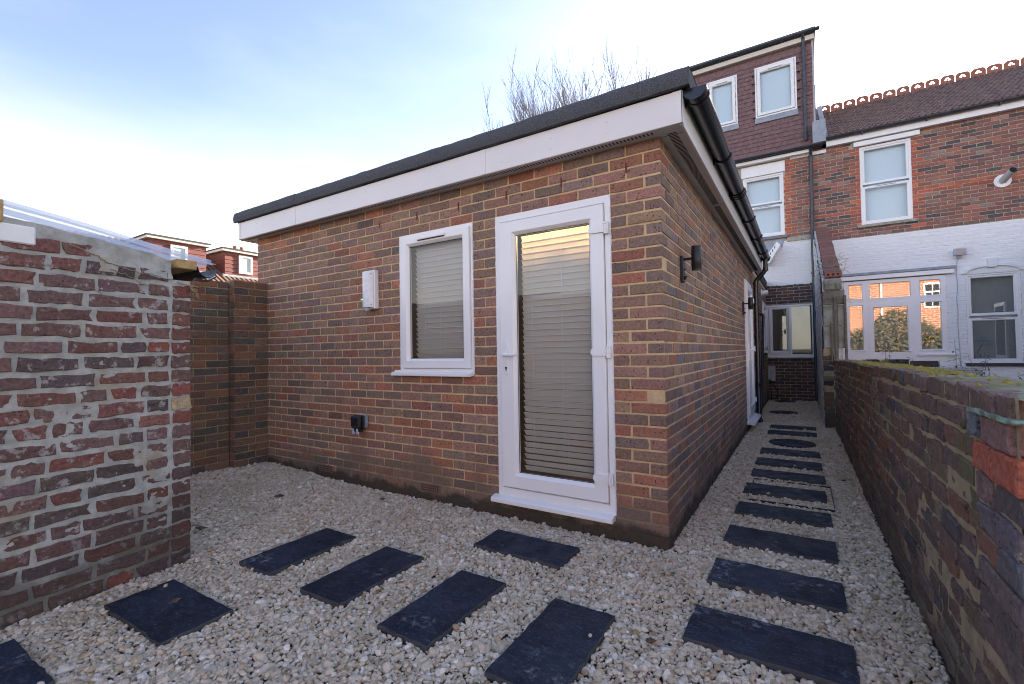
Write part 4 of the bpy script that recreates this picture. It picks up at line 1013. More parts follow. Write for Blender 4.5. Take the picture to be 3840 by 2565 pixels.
# ------------------------------------------------------------------ the two terraced houses
H1 = thing('terraced_house', (-2, 10, 0), 'brick terraced house with purple tile-hung dormer at the end of the alley', 'house')
H2 = thing('terraced_house', (4, 10, 0), 'terraced house with white painted ground floor, red brick above and ornate ridge tiles', 'house')
h1holes = [(.0, .93, 1.02, 2.22), (-.43, .42, 3.86, 5.34)]
m = MB(FA); holes_wall(m, -7, 1.0, -.1, 5.66, -.25, -.005, h1holes); m.build('mortar_core', M['mortar_house'], H1)
h2holes = [(1.5, 3.17, .05, 2.66), (3.46, 4.22, .87, 2.62), (1.85, 2.71, 3.84, 5.56)]
m = MB(FA); holes_wall(m, 1.0, 9, -.1, 5.7, -.25, -.005, h2holes); m.build('mortar_core', M['mortar_house'], H2)
MB().box(-7, 1.0, 14.5, 14.7, -.1, 5.7).build('back_wall', M['mortar_house'], H1); MB().box(1.0, 9, 14.5, 14.7, -.1, 5.7).build('back_wall', M['mortar_house'], H2)
MB().box(-7, -6.8, 9.9, 14.5, -.1, 7.4).build('gable_wall', M['mortar_house'], H1); MB().box(8.8, 9, 9.9, 14.5, -.1, 7.4).build('gable_wall', M['mortar_house'], H2)
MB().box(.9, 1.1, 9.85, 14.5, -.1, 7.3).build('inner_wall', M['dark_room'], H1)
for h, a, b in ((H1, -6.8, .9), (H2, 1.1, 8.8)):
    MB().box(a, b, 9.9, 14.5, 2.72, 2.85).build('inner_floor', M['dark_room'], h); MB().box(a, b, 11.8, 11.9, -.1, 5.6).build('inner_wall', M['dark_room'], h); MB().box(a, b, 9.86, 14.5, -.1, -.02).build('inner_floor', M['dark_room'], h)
# bricks
b1 = []
b1 += [(*b[:4], pal(PAL_LINK)) for b in courses(0.0, 1.0, 0, 2.67, PAL_LINK, h1holes)]
up1 = courses(-.7, 1.0, 3.72, 5.6, PAL_HOUSE, [h1holes[1], (-.45, .46, 5.3, 5.7)], quoins=[(.40, .66, 3.7, 5.6)])
lay_bricks(H1, FA, [b for b in up1 if b[0] > .3] + b1, 'house', M['brick_house'], budget=300)
lay_bricks(H1, FA, [(*b[:4], (.84, .835, .825)) for b in courses(-.6, 1.0, 2.67, 3.72, PAL_HOUSE, [])], 'house', M['brick_white'], force_joined=True)
up2 = courses(1.0, 6.5, 3.60, 5.66, PAL_HOUSE, [h2holes[2], (1.7, 2.86, 5.56, 5.7)], quoins=[(1.62, 1.86, 3.7, 5.6), (2.70, 2.97, 3.7, 5.6), (2.7, 6.5, 4.38, 4.5), (1.0, 1.9, 4.12, 4.2)], wob=.004)
vis = [b for b in up2 if b[0] < 4.75]
lay_bricks(H2, FA, vis, 'house', M['brick_house'], budget=300)
lay_bricks(H2, FA, [b for b in up2 if b[0] >= 4.75], 'house', M['brick_house'], force_joined=True)
lay_bricks(H2, FA, [(*b[:4], (.86, .855, .845)) for b in courses(1.23, 6.5, 0, 3.60, PAL_HOUSE, h2holes[:2]+[(1.5, 3.3, 2.6, 2.82)], wob=.003)], 'house', M['brick_white'], force_joined=True)
m = MB(FA); m.grid(1.0, 6.5, -.05, 3.585, 300, 200, lambda U, Z: np.where(((U > 1.5) & (U < 3.17) & (Z < 2.66)) | ((U > 3.46) & (U < 4.22) & (Z > .87) & (Z < 2.62)), -.2, -.0032+.0018*fbm(U, Z, 12, 14, 3)))
m.build('white_paint_coat', M['white_paint'], H2, 60, fix=False)
m = MB(FA); m.grid(-.6, 1.0, 2.67, 3.72, 60, 40, lambda U, Z: -.0032+.0016*fbm(U, Z, 12, 15, 3)); m.build('white_paint_coat', M['white_paint'], H1, 60)
m = MB(FA); m.box(.46, .96, -.01, .03, 3.69, 3.78); m.build('stone_band', M['stone_sill'], H1)
# H1 openings
w = glazed(FA, H1, 'window', 0.0, .93, 1.03, 2.22, (.04, .04, .05, .04), (.05, .50, .06, .05), (.12, .53, .13, .10), d=.01, back=None, glass='glass_mid', label='white alley window with a blind and a reflected roof')
m = MB(FA); m.box(.445, .50, -.05, .02, 1.05, 2.2); m.build('mullion', M['upvc'], w)
m = MB(FA); m.box(.495, .865, -.02, -.016, 1.1, 2.175); m.build('pane', M['glass_mid'], w)
m = MB(FA)
for k in range(46): m.prism([(-.10, 1.12+k*.0235), (-.082, 1.12+k*.0235+.013), (-.082, 1.1215+k*.0235+.013), (-.10, 1.1215+k*.0235)], 0, .05, .88)
m.build('blind_slats', M['blind'], w, kind='stuff')
m = MB(FA); m.prism([(-.03, 1.0), (.04, .99), (.045, 1.01), (.015, 1.032), (-.03, 1.032)], 0, -.03, .95); m.build('sill', M['upvc'], w)
def sash_window(parent, u0, u1, z0, z1, zm, back, sill, sillmat, label, glass='glass_refl'):
    w = MB(FA); w.ring([(0, -.12), (0, -.015), (.04, -.015), (.045, -.022), (.045, -.06)], u0, u1, z0, z1); o = w.build('window', M['upvc'], parent, label=label)
    for a, b, d in ((zm, z1, -.03), (z0, zm+.02, -.012)):
        s_ = MB(FA); s_.ring([(.035, d-.04), (.035, d), (.075, d), (.085, d-.014), (.085, d-.03)], u0, u1, a, b); s_.build('sash', M['upvc'], o)
        MB(FA).box(u0+.08, u1-.08, d-.026, d-.022, a+.08, b-.08).build('pane', M[glass], o)
    if back: MB(FA).box(u0+.03, u1-.03, -.14, -.135, z0+.03, z1-.03).build('roller_blind', M[back], o)
    c = (u0+u1)/2; MB(FA).box(c-.17, c+.17, -.011, -.008, zm-.035, zm-.028).build('vent_slot', M['dark'], o)
    if sill: a, b, h = sill; s_ = MB(FA); s_.cbox(a, b, -.05, .055, h-.06, h, .006); s_.build('sill', M[sillmat], o)
    return o
sash_window(H1, -.43, .42, 3.87, 5.34, 4.62, 'curtain', (-.5, .475, 3.85), 'slate_sill', 'white upstairs window under the dormer with pale blinds', 'glass')
m = MB(FA); m.cbox(-.46, .455, -.01, .02, 5.345, 5.60, .004); m.build('lintel_panel', M['upvc'], H1)
sash_window(H2, 1.85, 2.71, 3.85, 5.55, 4.69, 'curtain', (1.79, 2.79, 3.85), 'stone_sill', 'white upstairs sash window with blank pale panes between red brick edges', 'glass')
m = MB(FA); m.cbox(1.75, 2.85, 0, .05, 5.565, 5.665, .004); m.build('lintel_board', M['upvc'], H2)
# H2 garden door screen
ds = MB(FA); ds.ring([(0, -.10), (0, .012), (.05, .012), (.05, -.05)], 1.5, 3.17, .06, 2.645); o2 = ds.build('door_screen', M['upvc'], H2, label='white garden door with side lights and top lights reflecting a sunlit building')
ds = MB(FA)
for a, b in ((1.855, 1.915), (2.655, 2.735)): ds.box(a, b, -.06, .01, .06, 2.6)
ds.box(1.54, 3.13, -.06, .011, 2.145, 2.22); ds.box(1.54, 1.87, -.06, .02, .06, 1.11); ds.box(2.72, 3.13, -.06, .02, .06, 1.11); ds.build('mullion', M['upvc'], o2)
for a, b, c_, d_ in ((1.55, 1.855, 2.22, 2.6), (1.915, 2.655, 2.22, 2.6), (2.735, 3.12, 2.22, 2.6), (1.55, 1.855, 1.12, 2.145), (2.735, 3.12, 1.12, 2.145)):
    s_ = MB(FA); s_.ring([(0, -.05), (0, .016), (.03, .016), (.038, .0), (.038, -.03)], a, b, c_, d_); s_.build('sash', M['upvc'], o2)
    MB(FA).box(a+.03, b-.03, -.022, -.018, c_+.03, d_-.03).build('pane', M['glass_refl'], o2)
s_ = MB(FA); s_.ring([(0, -.05), (0, .022), (.085, .022), (.095, .006), (.095, -.03)], 1.915, 2.655, .08, 2.145); s_.box(2.0, 2.57, -.03, .02, .95, 1.10); lf = s_.build('door_leaf', M['upvc'], o2)
MB(FA).box(2.0, 2.57, -.022, -.018, 1.09, 2.06).build('pane', M['glass_refl'], o2); MB(FA).box(2.0, 2.57, -.022, -.018, .16, .96).build('pane', M['glass_refl'], o2)
m = MB(FA); m.tube([(2.60, .02, 1.12), (2.60, .06, 1.12), (2.50, .065, 1.12)], .009, 8); m.build('door_handle', M['upvc'], o2)
m = MB(FA); m.cbox(1.3, 3.29, -.01, .08, 2.66, 2.75, .006); m.build('door_head_board', M['upvc'], o2)
m = MB(FA); m.cbox(1.25, 3.31, -.01, .10, 2.755, 2.81, .004); m.build('lead_flashing', M['lead'], H2)
m = MB(FA); m.cbox(2.70, 3.28, -.01, .06, 1.02, 1.06, .004); m.build('sill', M['upvc'], o2)
sash_window(H2, 3.46, 4.22, .87, 2.62, 1.76, None, (3.42, 4.3, .87), 'dark_sill', 'white ground floor sash window with dark sill and a plant inside')
m = MB(FA)
arc = [(3.84+.44*math.cos(math.pi-math.pi*k/12)*1., 2.63+.16*math.sin(math.pi*k/12)) for k in range(13)]; arc2 = [(3.84+.37*math.cos(math.pi*k/12), 2.63+.115*math.sin(math.pi*k/12)) for k in range(13)]
m.prism(arc+arc2, 1, -.01, .04); m.cbox(3.77, 3.90, 0, .06, 2.72, 2.90, .004); m.build('arch_moulding', M['white_paint'], H2)
MB(FA).prism([(3.46+.03*k, 2.615) for k in range(26)][:1] + [(3.46, 2.615), (4.22, 2.615), (4.22, 2.64), (3.84, 2.76), (3.46, 2.64)], 1, -.02, .004).build('arch_infill', M['white_paint'], H2)
# eaves
for h, a, b, z in ((H1, -7, 1.0, 5.66), (H2, 1.26, 9, 5.69)):
    m = MB(FA); m.cbox(a, b, 0, .10, z-.01, z+.13, .003) if h is H2 else m.cbox(a, b, 0, .14, z-.03, z+.05, .003); m.build('fascia_board', M['upvc'], h)
    m = MB(FA); zz = z+.165 if h is H2 else z+.10; gp = gutter_prof(.055, 10); m.prism([((.165 if h is H2 else .20)+p, zz+q) for p, q in gp], 0, a+(.02 if h is H2 else 0), b+(.19 if h is H1 else 0))
    gg = m.build('gutter', M['blue_black_pipe'], h, 40)
    for x in (np.arange(1.9, 8, 1.05) if h is H2 else (-2, -1, 0)):
        m = MB(FA); m.box(x-.012, x+.012, .10, .20, zz-.075, zz-.05); m.build('gutter_bracket', M['blue_black_pipe'], gg)
m = MB(FA); m.cbox(.56, 1.26, -.02, .02, 5.585, 5.66, .003); m.build('fascia_return', M['upvc'], H1)
m = MB(FA); m.cbox(-.6, 1.17, .0, .16, 5.70, 5.78, .003); m.build('felt_apron', M['felt_flat'], H1)
m = MB(FA); m.cbox(1.01, 1.26, -.05, .16, 5.80, 6.30, .006); m.build('lead_box', M['lead'], H2, label='grey lead clad upstand between the two roofs')
m = MB(); m.prism([(9.55, 6.0), (12.2, 7.76), (12.2, 7.5), (9.55, 5.75)], 0, 1.03, 1.20); m.build('roof_parapet', M['concrete'], H2)
m = MB(); m.prism([(9.53, 6.02), (12.15, 7.78), (12.15, 7.70), (9.5, 5.9)], 0, 1.19, 1.29); m.build('lead_soaker', M['lead'], H2)
# downpipes on the front
m = MB(FA); m.tube([(.965, .2, 5.70), (.965, .09, 5.60), (.965, .075, 5.5), (.955, .07, 3.9), (.945, .07, .16), (.92, .10, .09)], .034, 12); o = m.build('downpipe', M['blue_black_pipe'], H1, 50)
for z in (5.55, 4.3, 2.9, 1.0): MB(FA).tube([(.958 if z > 3 else .948, .07, z-.025), (.958 if z > 3 else .948, .07, z+.025)], .04, 12).build('pipe_collar', M['blue_black_pipe'], o, 50)
# dormer
FD = Frame(0, 9.72, 0); DX = 1.05
m = MB(FD); dh = [(-.12, .735, 6.77, 8.0), (-1.19, -.51, 6.77, 7.99)]; holes_wall(m, -5.2, DX-.02, 5.78, 8.30, -.2, -.012, dh); m.build('dormer_wall', M['tile_hung'], H1)
q = MB(); q.cbox(-.08, .08, -.006, .006, -.078, .078, .002); tm = q.mesh('wall_tile', M['tile_hung'])
nt = 0; tj = MB(FD)
for k in range(23):
    z = 5.86+k*.1035
    if k % 2:
        o = bpy.data.objects.new('wall_tile', tm); o.location = FD.P([(DX-.043, .018, z)])[0]; o.rotation_euler = (R(-7), 0, 0); o.scale = (.5, 1, 1); link(o, H1); nt += 1
    for i in range(24):
        u = DX-.002-.0815-(i*.1635)-(.082 if k % 2 else 0)
        if u < -1.75: continue
        if k == 21: pass
        inside = any(h[0]+.012 < u < h[1]-.012 and h[2]-(.16 if h[2] else 0) < z < h[3]+.02 for h in dh)
        if inside: continue
        if nt < 300:
            o = bpy.data.objects.new('wall_tile', tm); w = FD.P([(u, .018, z)])[0]; o.location = w; o.rotation_euler = (R(-7)+random.gauss(0, .012), random.gauss(0, .006), random.gauss(0, .01)); link(o, H1); nt += 1
        else: tj.box(u-.08, u+.08, .0, .02, z-.078, z+.078)
if tj.f: tj.build('tiling', M['tile_hung'], H1, kind='stuff', fix=False)
for a, b, c_, d_, lb in ((-.12, .735, 6.77, 8.0, 'dormer window nearer the drainpipe with blank pale blue pane'), (-1.19, -.51, 6.77, 7.99, 'dormer window partly behind the extension gutter with blank pale blue pane')):
    glazed(FD, H1, 'window', a, b, c_, d_, (.035,)*4, (.045,)*4, (.12, .12, .12, .15), d=.05, back='curtain', glass='glass', vent=True, label=lb)
    m = MB(FD); m.cbox(a-.02, b+.02, .015, .055, c_-.13, c_-.005, .004); m.build('lead_apron', M['lead'], H1)
m = MB(FD); m.cbox(-5.2, DX+.05, -.02, .10, 8.27, 8.38, .003); m.build('dormer_fascia', M['cream'], H1)
m = MB(FD); m.prism([(.145+p, 8.455+q) for p, q in gutter_prof(.055, 10)], 0, -5.2, DX+.15); m.build('dormer_gutter', M['blue_black_pipe'], H1, 40)
m = MB(FD); m.prism([(.10, 8.385), (.12, 8.50), (.06, 8.56), (-.1, 8.57), (-4.2, 8.68), (-4.2, 8.385)], 0, -5.2, DX+.07); m.build('dormer_roof', M['felt'], H1)
m = MB(); m.prism([(9.7, 5.8), (13.9, 5.8), (13.9, 8.40), (9.7, 8.40)], 0, DX-.01, DX+.035); m.build('dormer_cheek', simple('dormer_cheek_grey', (.42, .42, .45), rough=.6), H1)
m = MB(FD); m.tube([(.87, .17, 8.41), (.885, .10, 8.33), (.885, .085, 8.25), (.885, .08, 5.98)], .034, 12); o = m.build('downpipe', M['blue_black_pipe'], H1, 50)
for z in (8.3, 8.22, 7.25, 6.15): MB(FD).tube([(.885, .083, z-.025), (.885, .083, z+.025)], .04, 12).build('pipe_collar', M['blue_black_pipe'], o, 50)
# main roofs
m = MB(); m.prism([(9.47, 5.84), (12.2, 7.55), (12.2, 7.35), (9.62, 5.82)], 0, 1.28, 9.0); m.prism([(12.2, 7.55), (14.9, 5.70), (14.7, 5.6), (12.2, 7.35)], 0, 1.0, 9.0); m.build('roof_deck', M['roof_tile'], H2)
m = MB(); m.prism([(12.2, 7.52), (14.9, 5.70), (14.7, 5.6), (12.2, 7.35)], 0, -7, 1.0); m.prism([(9.45, 5.70), (12.2, 7.52), (12.2, 7.35), (9.6, 5.6)], 0, -7, -5.2); m.build('roof_deck', M['roof_tile'], H1)
sl = math.atan2(7.55-5.85, 12.2-9.44); SLn = math.hypot(7.55-5.85, 12.2-9.44)
q = MB(); vv = []; nu = 16
for s_ in (-.14, .14):
    for k in range(nu+1):
        x = -.102+.204*k/nu; h = .026*(max(0, math.sin(2*math.pi*x/.102))**1.2); vv.append((x, s_, h+(.024 if s_ < 0 else .0)))
for k in range(nu+1):
    x = -.102+.204*k/nu; h = .026*(max(0, math.sin(2*math.pi*x/.102))**1.2); vv.append((x, -.14, h))
n1 = nu+1; q.add(vv, [(k, k+1, n1+k+1, n1+k) for k in range(nu)] + [(2*n1+k, 2*n1+k+1, k+1, k) for k in range(nu)])
rt = q.mesh('roof_tile', M['roof_tile'], fix=False); cnt = 0; rj = MB()
for j in range(14):
    s0 = .05+j*.236
    for i in range(37):
        x = 1.40+i*.2; y, z = 9.44+math.cos(sl)*(s0+.1), 5.85+math.sin(sl)*(s0+.1)+.014
        if x < 5.4 and cnt < 300:
            o = bpy.data.objects.new('roof_tile', rt); o.location = (x+random.gauss(0, .002), y, z); o.rotation_euler = (sl+random.gauss(0, .006), random.gauss(0, .006), 0); link(o, H2); cnt += 1
        else:
            P = np.array(vv); c_, s_ = math.cos(sl), math.sin(sl); rj.add(np.stack([P[:, 0]+x, y+c_*P[:, 1]-s_*P[:, 2], z+s_*P[:, 1]+c_*P[:, 2]], 1), [(k, k+1, n1+k+1, n1+k) for k in range(nu)] + [(2*n1+k, 2*n1+k+1, k+1, k) for k in range(nu)])
rj.build('roof_tiling', M['roof_tile'], H2, kind='stuff', fix=False)
# pierced ridge tiles
def ridge_mesh():
    q = MB(); n = 32; out = []; inn = []
    for k in range(n):
        a = 2*math.pi*k/n; ca, sa = math.cos(a), math.sin(a)
        t = min(.128/max(abs(ca), 1e-6), (.105)/max(abs(sa), 1e-6)); x, z = t*ca, t*sa
        if z > 0 and abs(x)+z > .185: k_ = .185/(abs(x)+z); x *= k_; z *= k_
        out.append((x, z+.13))
        r = .047*(1+.22*math.cos(3*(a-math.pi/2)))
        inn.append((r*ca*1.1, r*sa*.85+.145))
    vv = []
    for y in (-.014, .014): vv += [(x, y, z) for x, z in out] + [(x, y, z) for x, z in inn]
    f = []
    for k in range(n):
        k2 = (k+1) % n; f += [(k, k2, n+k2, n+k), (2*n+k, 3*n+k, 3*n+k2, 2*n+k2), (k, 2*n+k, 2*n+k2, k2), (n+k, n+k2, 3*n+k2, 3*n+k)]
    q.add(vv, f)
    q.tube([(-.003, 0, .085), (-.002, 0, .11), (0, 0, .145)], .009, 6); q.tube([(-.024, 0, .148), (.024, 0, .148)], .008, 6)
    q.prism([(-.13, -.06), (0, .045), (.13, -.06), (.12, -.075), (0, .02), (-.12, -.075)], 0, -.132, .132)
    return q.mesh('ridge_tile', M['terracotta'])
rmsh = ridge_mesh()
for i in range(28):
    x = 1.36+i*.275; o = bpy.data.objects.new('ridge_tile', rmsh); o.location = (x, 12.2+random.gauss(0, .006), 7.535+random.gauss(0, .004)); o.rotation_euler = (random.gauss(0, .03), random.gauss(0, .02), random.gauss(0, .03)); link(o, H2)
NW = thing('rear_wing', (6.5, 7, 0), 'rear wing of the neighbouring house, shade put into its grey wall colour, seen only in a window pane', 'house')
m = MB(); m.box(4.66, 8.6, 3.4, 9.55, -.05, 3.1); m.build('wall', M['paving'], NW); MB().prism([(4.55, 3.1), (8.7, 3.1), (8.7, 4.2)], 1, 3.3, 9.58).build('roof', M['roof_tile'], NW)  # white wall in shade: the shade is put into the grey colour
m = MB(); m.box(4.62, 4.662, 6.6, 7.3, .9, 2.2); w_ = m.build('window', M['upvc'], NW); MB().box(4.61, 4.62, 6.68, 7.22, .98, 2.12).build('pane', M['dark'], w_)
# fittings on the houses
t = thing('meter_box', (.05, 9.55, .63), 'pale grey electric box with yellow warning label low at the alley end', 'meter box')
m = MB(FA); m.cbox(-.0, .07, 0, .10, .49, .80, .006); m.cbox(.065, .15, 0, .13, .46, .80, .006); m.build('case', M['light_grey'], t)
m = MB(FA); m.box(.082, .13, .130, .1315, .66, .72); lb_ = m.build('warning_label', M['yellow'], t)
m = MB(FA); m.prism([(.092, .672), (.120, .672), (.106, .706)], 1, .1316, .1322); m.build('warning_mark', M['dark'], lb_)
m = MB(FA); m.tube([(.10, .07, .46), (.10, .07, .36), (.15, .09, .30), (.20, .10, .2), (.18, .12, .1), (.10, .13, .04), (.05, .13, .02)], .010, 6); m.tube([(.05, .05, .46), (.05, .06, .3), (.06, .12, .03)], .010, 6); m.build('cable', M['black_plastic'], t, 60)
t = thing('flood_light', (3.37, 9.5, 3.04), 'small grey floodlight on the white painted wall', 'floodlight')
m = MB(FA); m.cbox(3.28, 3.46, .07, .15, 2.99, 3.13, .008); m.build('housing', M['light_grey'], t)
m = MB(FA); m.box(3.30, 3.44, .15, .153, 3.01, 3.11); m.build('lens', M['flood_glass'], t)
m = MB(FA); m.box(3.34, 3.40, 0, .08, 2.95, 3.0); m.build('bracket', M['light_grey'], t)
t = thing('wall_flue', (4.05, 9.6, 4.4), 'grey metal boiler flue sticking out of the upstairs brick wall', 'flue')
m = MB(FA); m.tube([(4.03, 0, 4.36), (4.03, .012, 4.36)], .125, 18); m.build('flange', M['upvc'], t, 40)
m = MB(FA); m.tube([(4.03, .01, 4.36), (4.10, .30, 4.47)], .06, 16, caps=False); m.build('pipe', M['aluminium'], t, 40)
m = MB(FA); m.tube([(4.097, .285, 4.465), (4.1, .30, 4.47)], .045, 14); m.build('outlet', M['dark'], t)
t = thing('wall_cable', (3.3, 9.58, 2), 'thin cable running down the white painted wall from the floodlight', 'cable')
m = MB(FA); m.tube([(3.37, .012, 2.97)] + [(3.335+random.gauss(0, .006), .012, 2.9-.25*k) for k in range(10)], .006, 5); m.build('cable_run', M['light_grey'], t, 60)

# ------------------------------------------------------------------ neighbour's garden
t = thing('wicker_sofa', (2.75, 7.6, 0), 'pale grey woven garden sofa behind the mossy wall', 'garden sofa')
m = MB(); m.cbox(2.2, 3.17, 7.5, 7.6, .1, .858, .01); m.build('backrest', M['wicker'], t)
m = MB(); m.cbox(2.2, 3.17, 7.6, 8.2, .1, .42, .01); m.build('seat', M['wicker'], t)
q = MB(); q.cbox(-.485, .485, -.007, .007, -.012, .012, .004); wm = q.mesh('woven_strand', M['wicker'])
for k in range(22): o = bpy.data.objects.new('woven_strand', wm); o.location = (2.685, 7.497-.004*(k % 2), .14+k*.0325); o.rotation_euler = (0, random.gauss(0, .004), 0); link(o, t)
def chair(x, y, w, h, label):
    t = thing('garden_chair', (x, y, 0), label, 'chair', 'black chairs in the neighbouring garden')
    m = MB(); m.cbox(x-w/2, x+w/2, y-.02, y+.02, h-.35, h, .015); m.build('backrest', M['cover_black'], t)
    m = MB(); m.cbox(x-w/2, x+w/2, y, y+.42, .42, .46, .01); m.build('seat', M['cover_black'], t)
    for sx in (-1, 1):
        for yy in (y, y+.40): m = MB(); m.tube([(x+sx*(w/2-.02), yy, 0), (x+sx*(w/2-.02), yy, .44)], .014, 6); m.build('leg', M['cover_black'], t, 40)
chair(2.60, 8.4, .40, .945, 'black garden chair in front of the white door screen beside the wicker sofa')
chair(1.84, 8.5, .22, .975, 'black garden chair close to the party wall')
def bamboo(x, y, h, n, label, seed):
    g = random.Random(seed); t = thing('bamboo_plant', (x, y, 0), label, 'plant', 'thin leafy shoots beyond the mossy wall'); st = MB(); lf = MB()
    for _ in range(n):
        bx, by = x+g.gauss(0, .10), y+g.gauss(0, .08); top = np.array((bx+g.gauss(0, .12), by+g.gauss(0, .1), h*g.uniform(.7, 1.02))); base = np.array((bx, by, 0.))
        pts = [base+(top-base)*k/5+np.array((g.gauss(0, .012), g.gauss(0, .012), 0)) for k in range(6)]; st.tube(pts, .005, 4, rs=[.006, .006, .005, .004, .003, .002])
        for _ in range(16):
            k = g.uniform(.5, 1.0); p = base+(top-base)*k; a = g.uniform(0, 6.28); d = np.array((math.cos(a), math.sin(a), g.uniform(-.4, .5))); d /= np.linalg.norm(d); L = g.uniform(.05, .11); w = np.cross(d, (0, 0, 1.)); w = w/(np.linalg.norm(w)+1e-6)*L*.14
            q0 = p+d*.02; st.tube([p, q0], .0015, 3, caps=False); lf.add([q0, q0+d*L*.4+w, q0+d*L+np.array((0, 0, -.015)), q0+d*L*.4-w], [(0, 1, 2), (0, 2, 3)])
    st.build('stem', M['old_timber'], t, fix=False); lf.build('leaf_spray', M['leaf_green'], t, fix=False)
bamboo(2.78, 6.3, 1.30, 3, 'tall leafy shoot in front of the dark-silled window', 1); bamboo(3.05, 6.2, 1.12, 4, 'leafy shoots beside the wicker sofa end', 2); bamboo(2.02, 7.2, 1.36, 3, 'bare tan shoots in front of the garden door', 3); bamboo(2.25, 6.8, 1.02, 3, 'low leafy shoots over the sofa back', 4); bamboo(1.6, 6.9, 1.08, 2, 'small leafy shoots beside the party wall', 5)
t = thing('draped_cloth', (2.25, 9.8, 1.1), 'mauve cloth hung over a chair inside the white garden door', 'cloth')
m = MB(FA); m.grid(2.0, 2.54, .7, 1.42, 26, 10, lambda U, Z: -.22+.02*np.sin(U*40)+.01*np.sin(U*17+Z*4)); m.build('cloth_sheet', simple('mauve_cloth', (.42, .30, .29), (.34, .24, .24), 9, .9), t, 60)
t = thing('plant_pot', (2.86, 9.75, 1.17), 'white plant pot with broad leaves inside the side light of the garden door', 'plant')
m = MB(); m.tube([(2.86, 9.76, 1.16), (2.86, 9.76, 1.31)], .08, 14, rs=[.06, .085]); m.build('pot', M['upvc'], t, 40)
m = MB()
for a_ in (-.9, -.3, .5, 1.1): m.add([(2.86, 9.76, 1.3), (2.86+.10*math.sin(a_)-.03, 9.74, 1.40+.04*math.cos(a_)), (2.86+.2*math.sin(a_), 9.73, 1.38), (2.86+.10*math.sin(a_)+.03, 9.74, 1.36)], [(0, 1, 2, 3)])
m.build('leaf', M['leaf_green'], t)
t = thing('potted_flower', (3.82, 9.75, .9), 'white flower in a pot on the sill inside the ground floor window', 'plant')
m = MB(); m.tube([(3.62, 9.78, .93), (3.62, 9.78, 1.05)], .06, 12, rs=[.05, .065]); m.build('pot', M['upvc'], t)
m = MB()
for _ in range(14):
    p = np.array((3.78+random.gauss(0, .06), 9.78+random.gauss(0, .03), 1.27+random.gauss(0, .04))); m.add([p+np.array((math.cos(a)*.04, random.gauss(0, .012), math.sin(a)*.035)) for a in np.arange(6)*1.047], [tuple(range(6))])
m.build('petal_cluster', M['curtain'], t); m = MB(); m.tube([(3.62, 9.78, 1.03), (3.68, 9.78, 1.2), (3.78, 9.78, 1.28)], .006, 5); m.build('stem', M['leaf_green'], t)

# ------------------------------------------------------------------ far dormer houses beyond the boundary wall
def far_house(y0, y1, dy0, dy1, dz, wy0, wy1, wz0, wz1, base, label):
    t = thing('dormer_house', (-24, (y0+y1)/2, 0), label, 'house', 'red dormer houses beyond the boundary wall')
    MB().box(-27.5, -21.3, y0, y1, -.05, 4.35).build('wall', M['sun_brick'], t)
    m = MB(); zr = 6.45; m.prism([(-21.0, 4.35), (-24.6, zr), (-28.2, 4.35)], 1, y0, y1); rf = m.build('roof', M['far_tile'], t)
    m = MB()
    yy = y0+.1
    while yy < y1: 
        m.prism([(-21.0, 4.38), (-21.0, 4.45), (-24.6, zr+.06), (-24.6, zr)], 1, yy, yy+.11); yy += .22
    m.build('tile_roll', M['far_tile'], t, kind='stuff', fix=False)
    m = MB(); m.box(-24.8, -22.0, dy0, dy1, base, dz); d = m.build('dormer', M['red_board'], t)
    q = (dz-base)/6
    for k in range(6):
        m = MB(); m.prism([(-21.985, base+k*q), (-21.97, base+k*q), (-21.985, base+k*q+q*.95)], 1, dy0, dy1); m.prism([(-24.8, base+k*q), (-21.985, base+k*q), (-21.985, base+k*q+q*.95), (-24.8, base+k*q+q*.95)], 1, dy0-.012, dy0); m.build('cladding_board', M['red_board'], d)
    m = MB(); m.box(-24.9, -21.85, dy0-.16, dy1+.12, dz, dz+.10); m.build('dormer_fascia', M['cream'], d)
    m = MB(); m.box(-24.9, -21.83, dy0-.18, dy1+.14, dz+.10, dz+.16); m.build('dormer_roof', M['felt_flat'], d)
    m = MB(Frame(-21.97, 0, 90)); m.ring([(0, -.05), (0, .04), (.09, .04), (.09, -.02)], wy0, wy1, wz0, wz1); w = m.build('window', M['upvc'], t)
    MB(Frame(-21.97, 0, 90)).box(wy0+.08, wy1-.08, .0, .01, wz0+.08, wz1-.08).build('pane', simple('pale_pane', (.45, .52, .52), rough=.1), w)
    MB().prism([(-22.0, base-.02), (-21.9, base-.06), (-21.9, base), (-22.0, base+.06)], 1, dy0-.1, dy1+.1).build('lead_apron', M['lead'], t)
    return t
far_house(2.2, 7.95, 5.30, 7.42, 6.17, 6.02, 6.66, 5.2, 6.03, 5.0, 'red clad dormer house beyond the boundary wall, mostly behind the sheet roof')
hh = far_house(7.95, 13.5, 8.22, 10.6, 6.14, 8.84, 9.48, 5.18, 6.05, 5.02, 'red clad dormer house beyond the boundary wall beside the extension, with tiled roof below')
m = MB(); m.box(-24.6, -24.0, 9.7, 10.5, 6.2, 6.62); m.build('chimney', M['sun_brick'], hh)
for y in (9.86, 10.2): MB().tube([(-24.3, y, 6.6), (-24.3, y, 6.98)], .10, 10).build('chimney_pot', M['terracotta'], hh, 40)

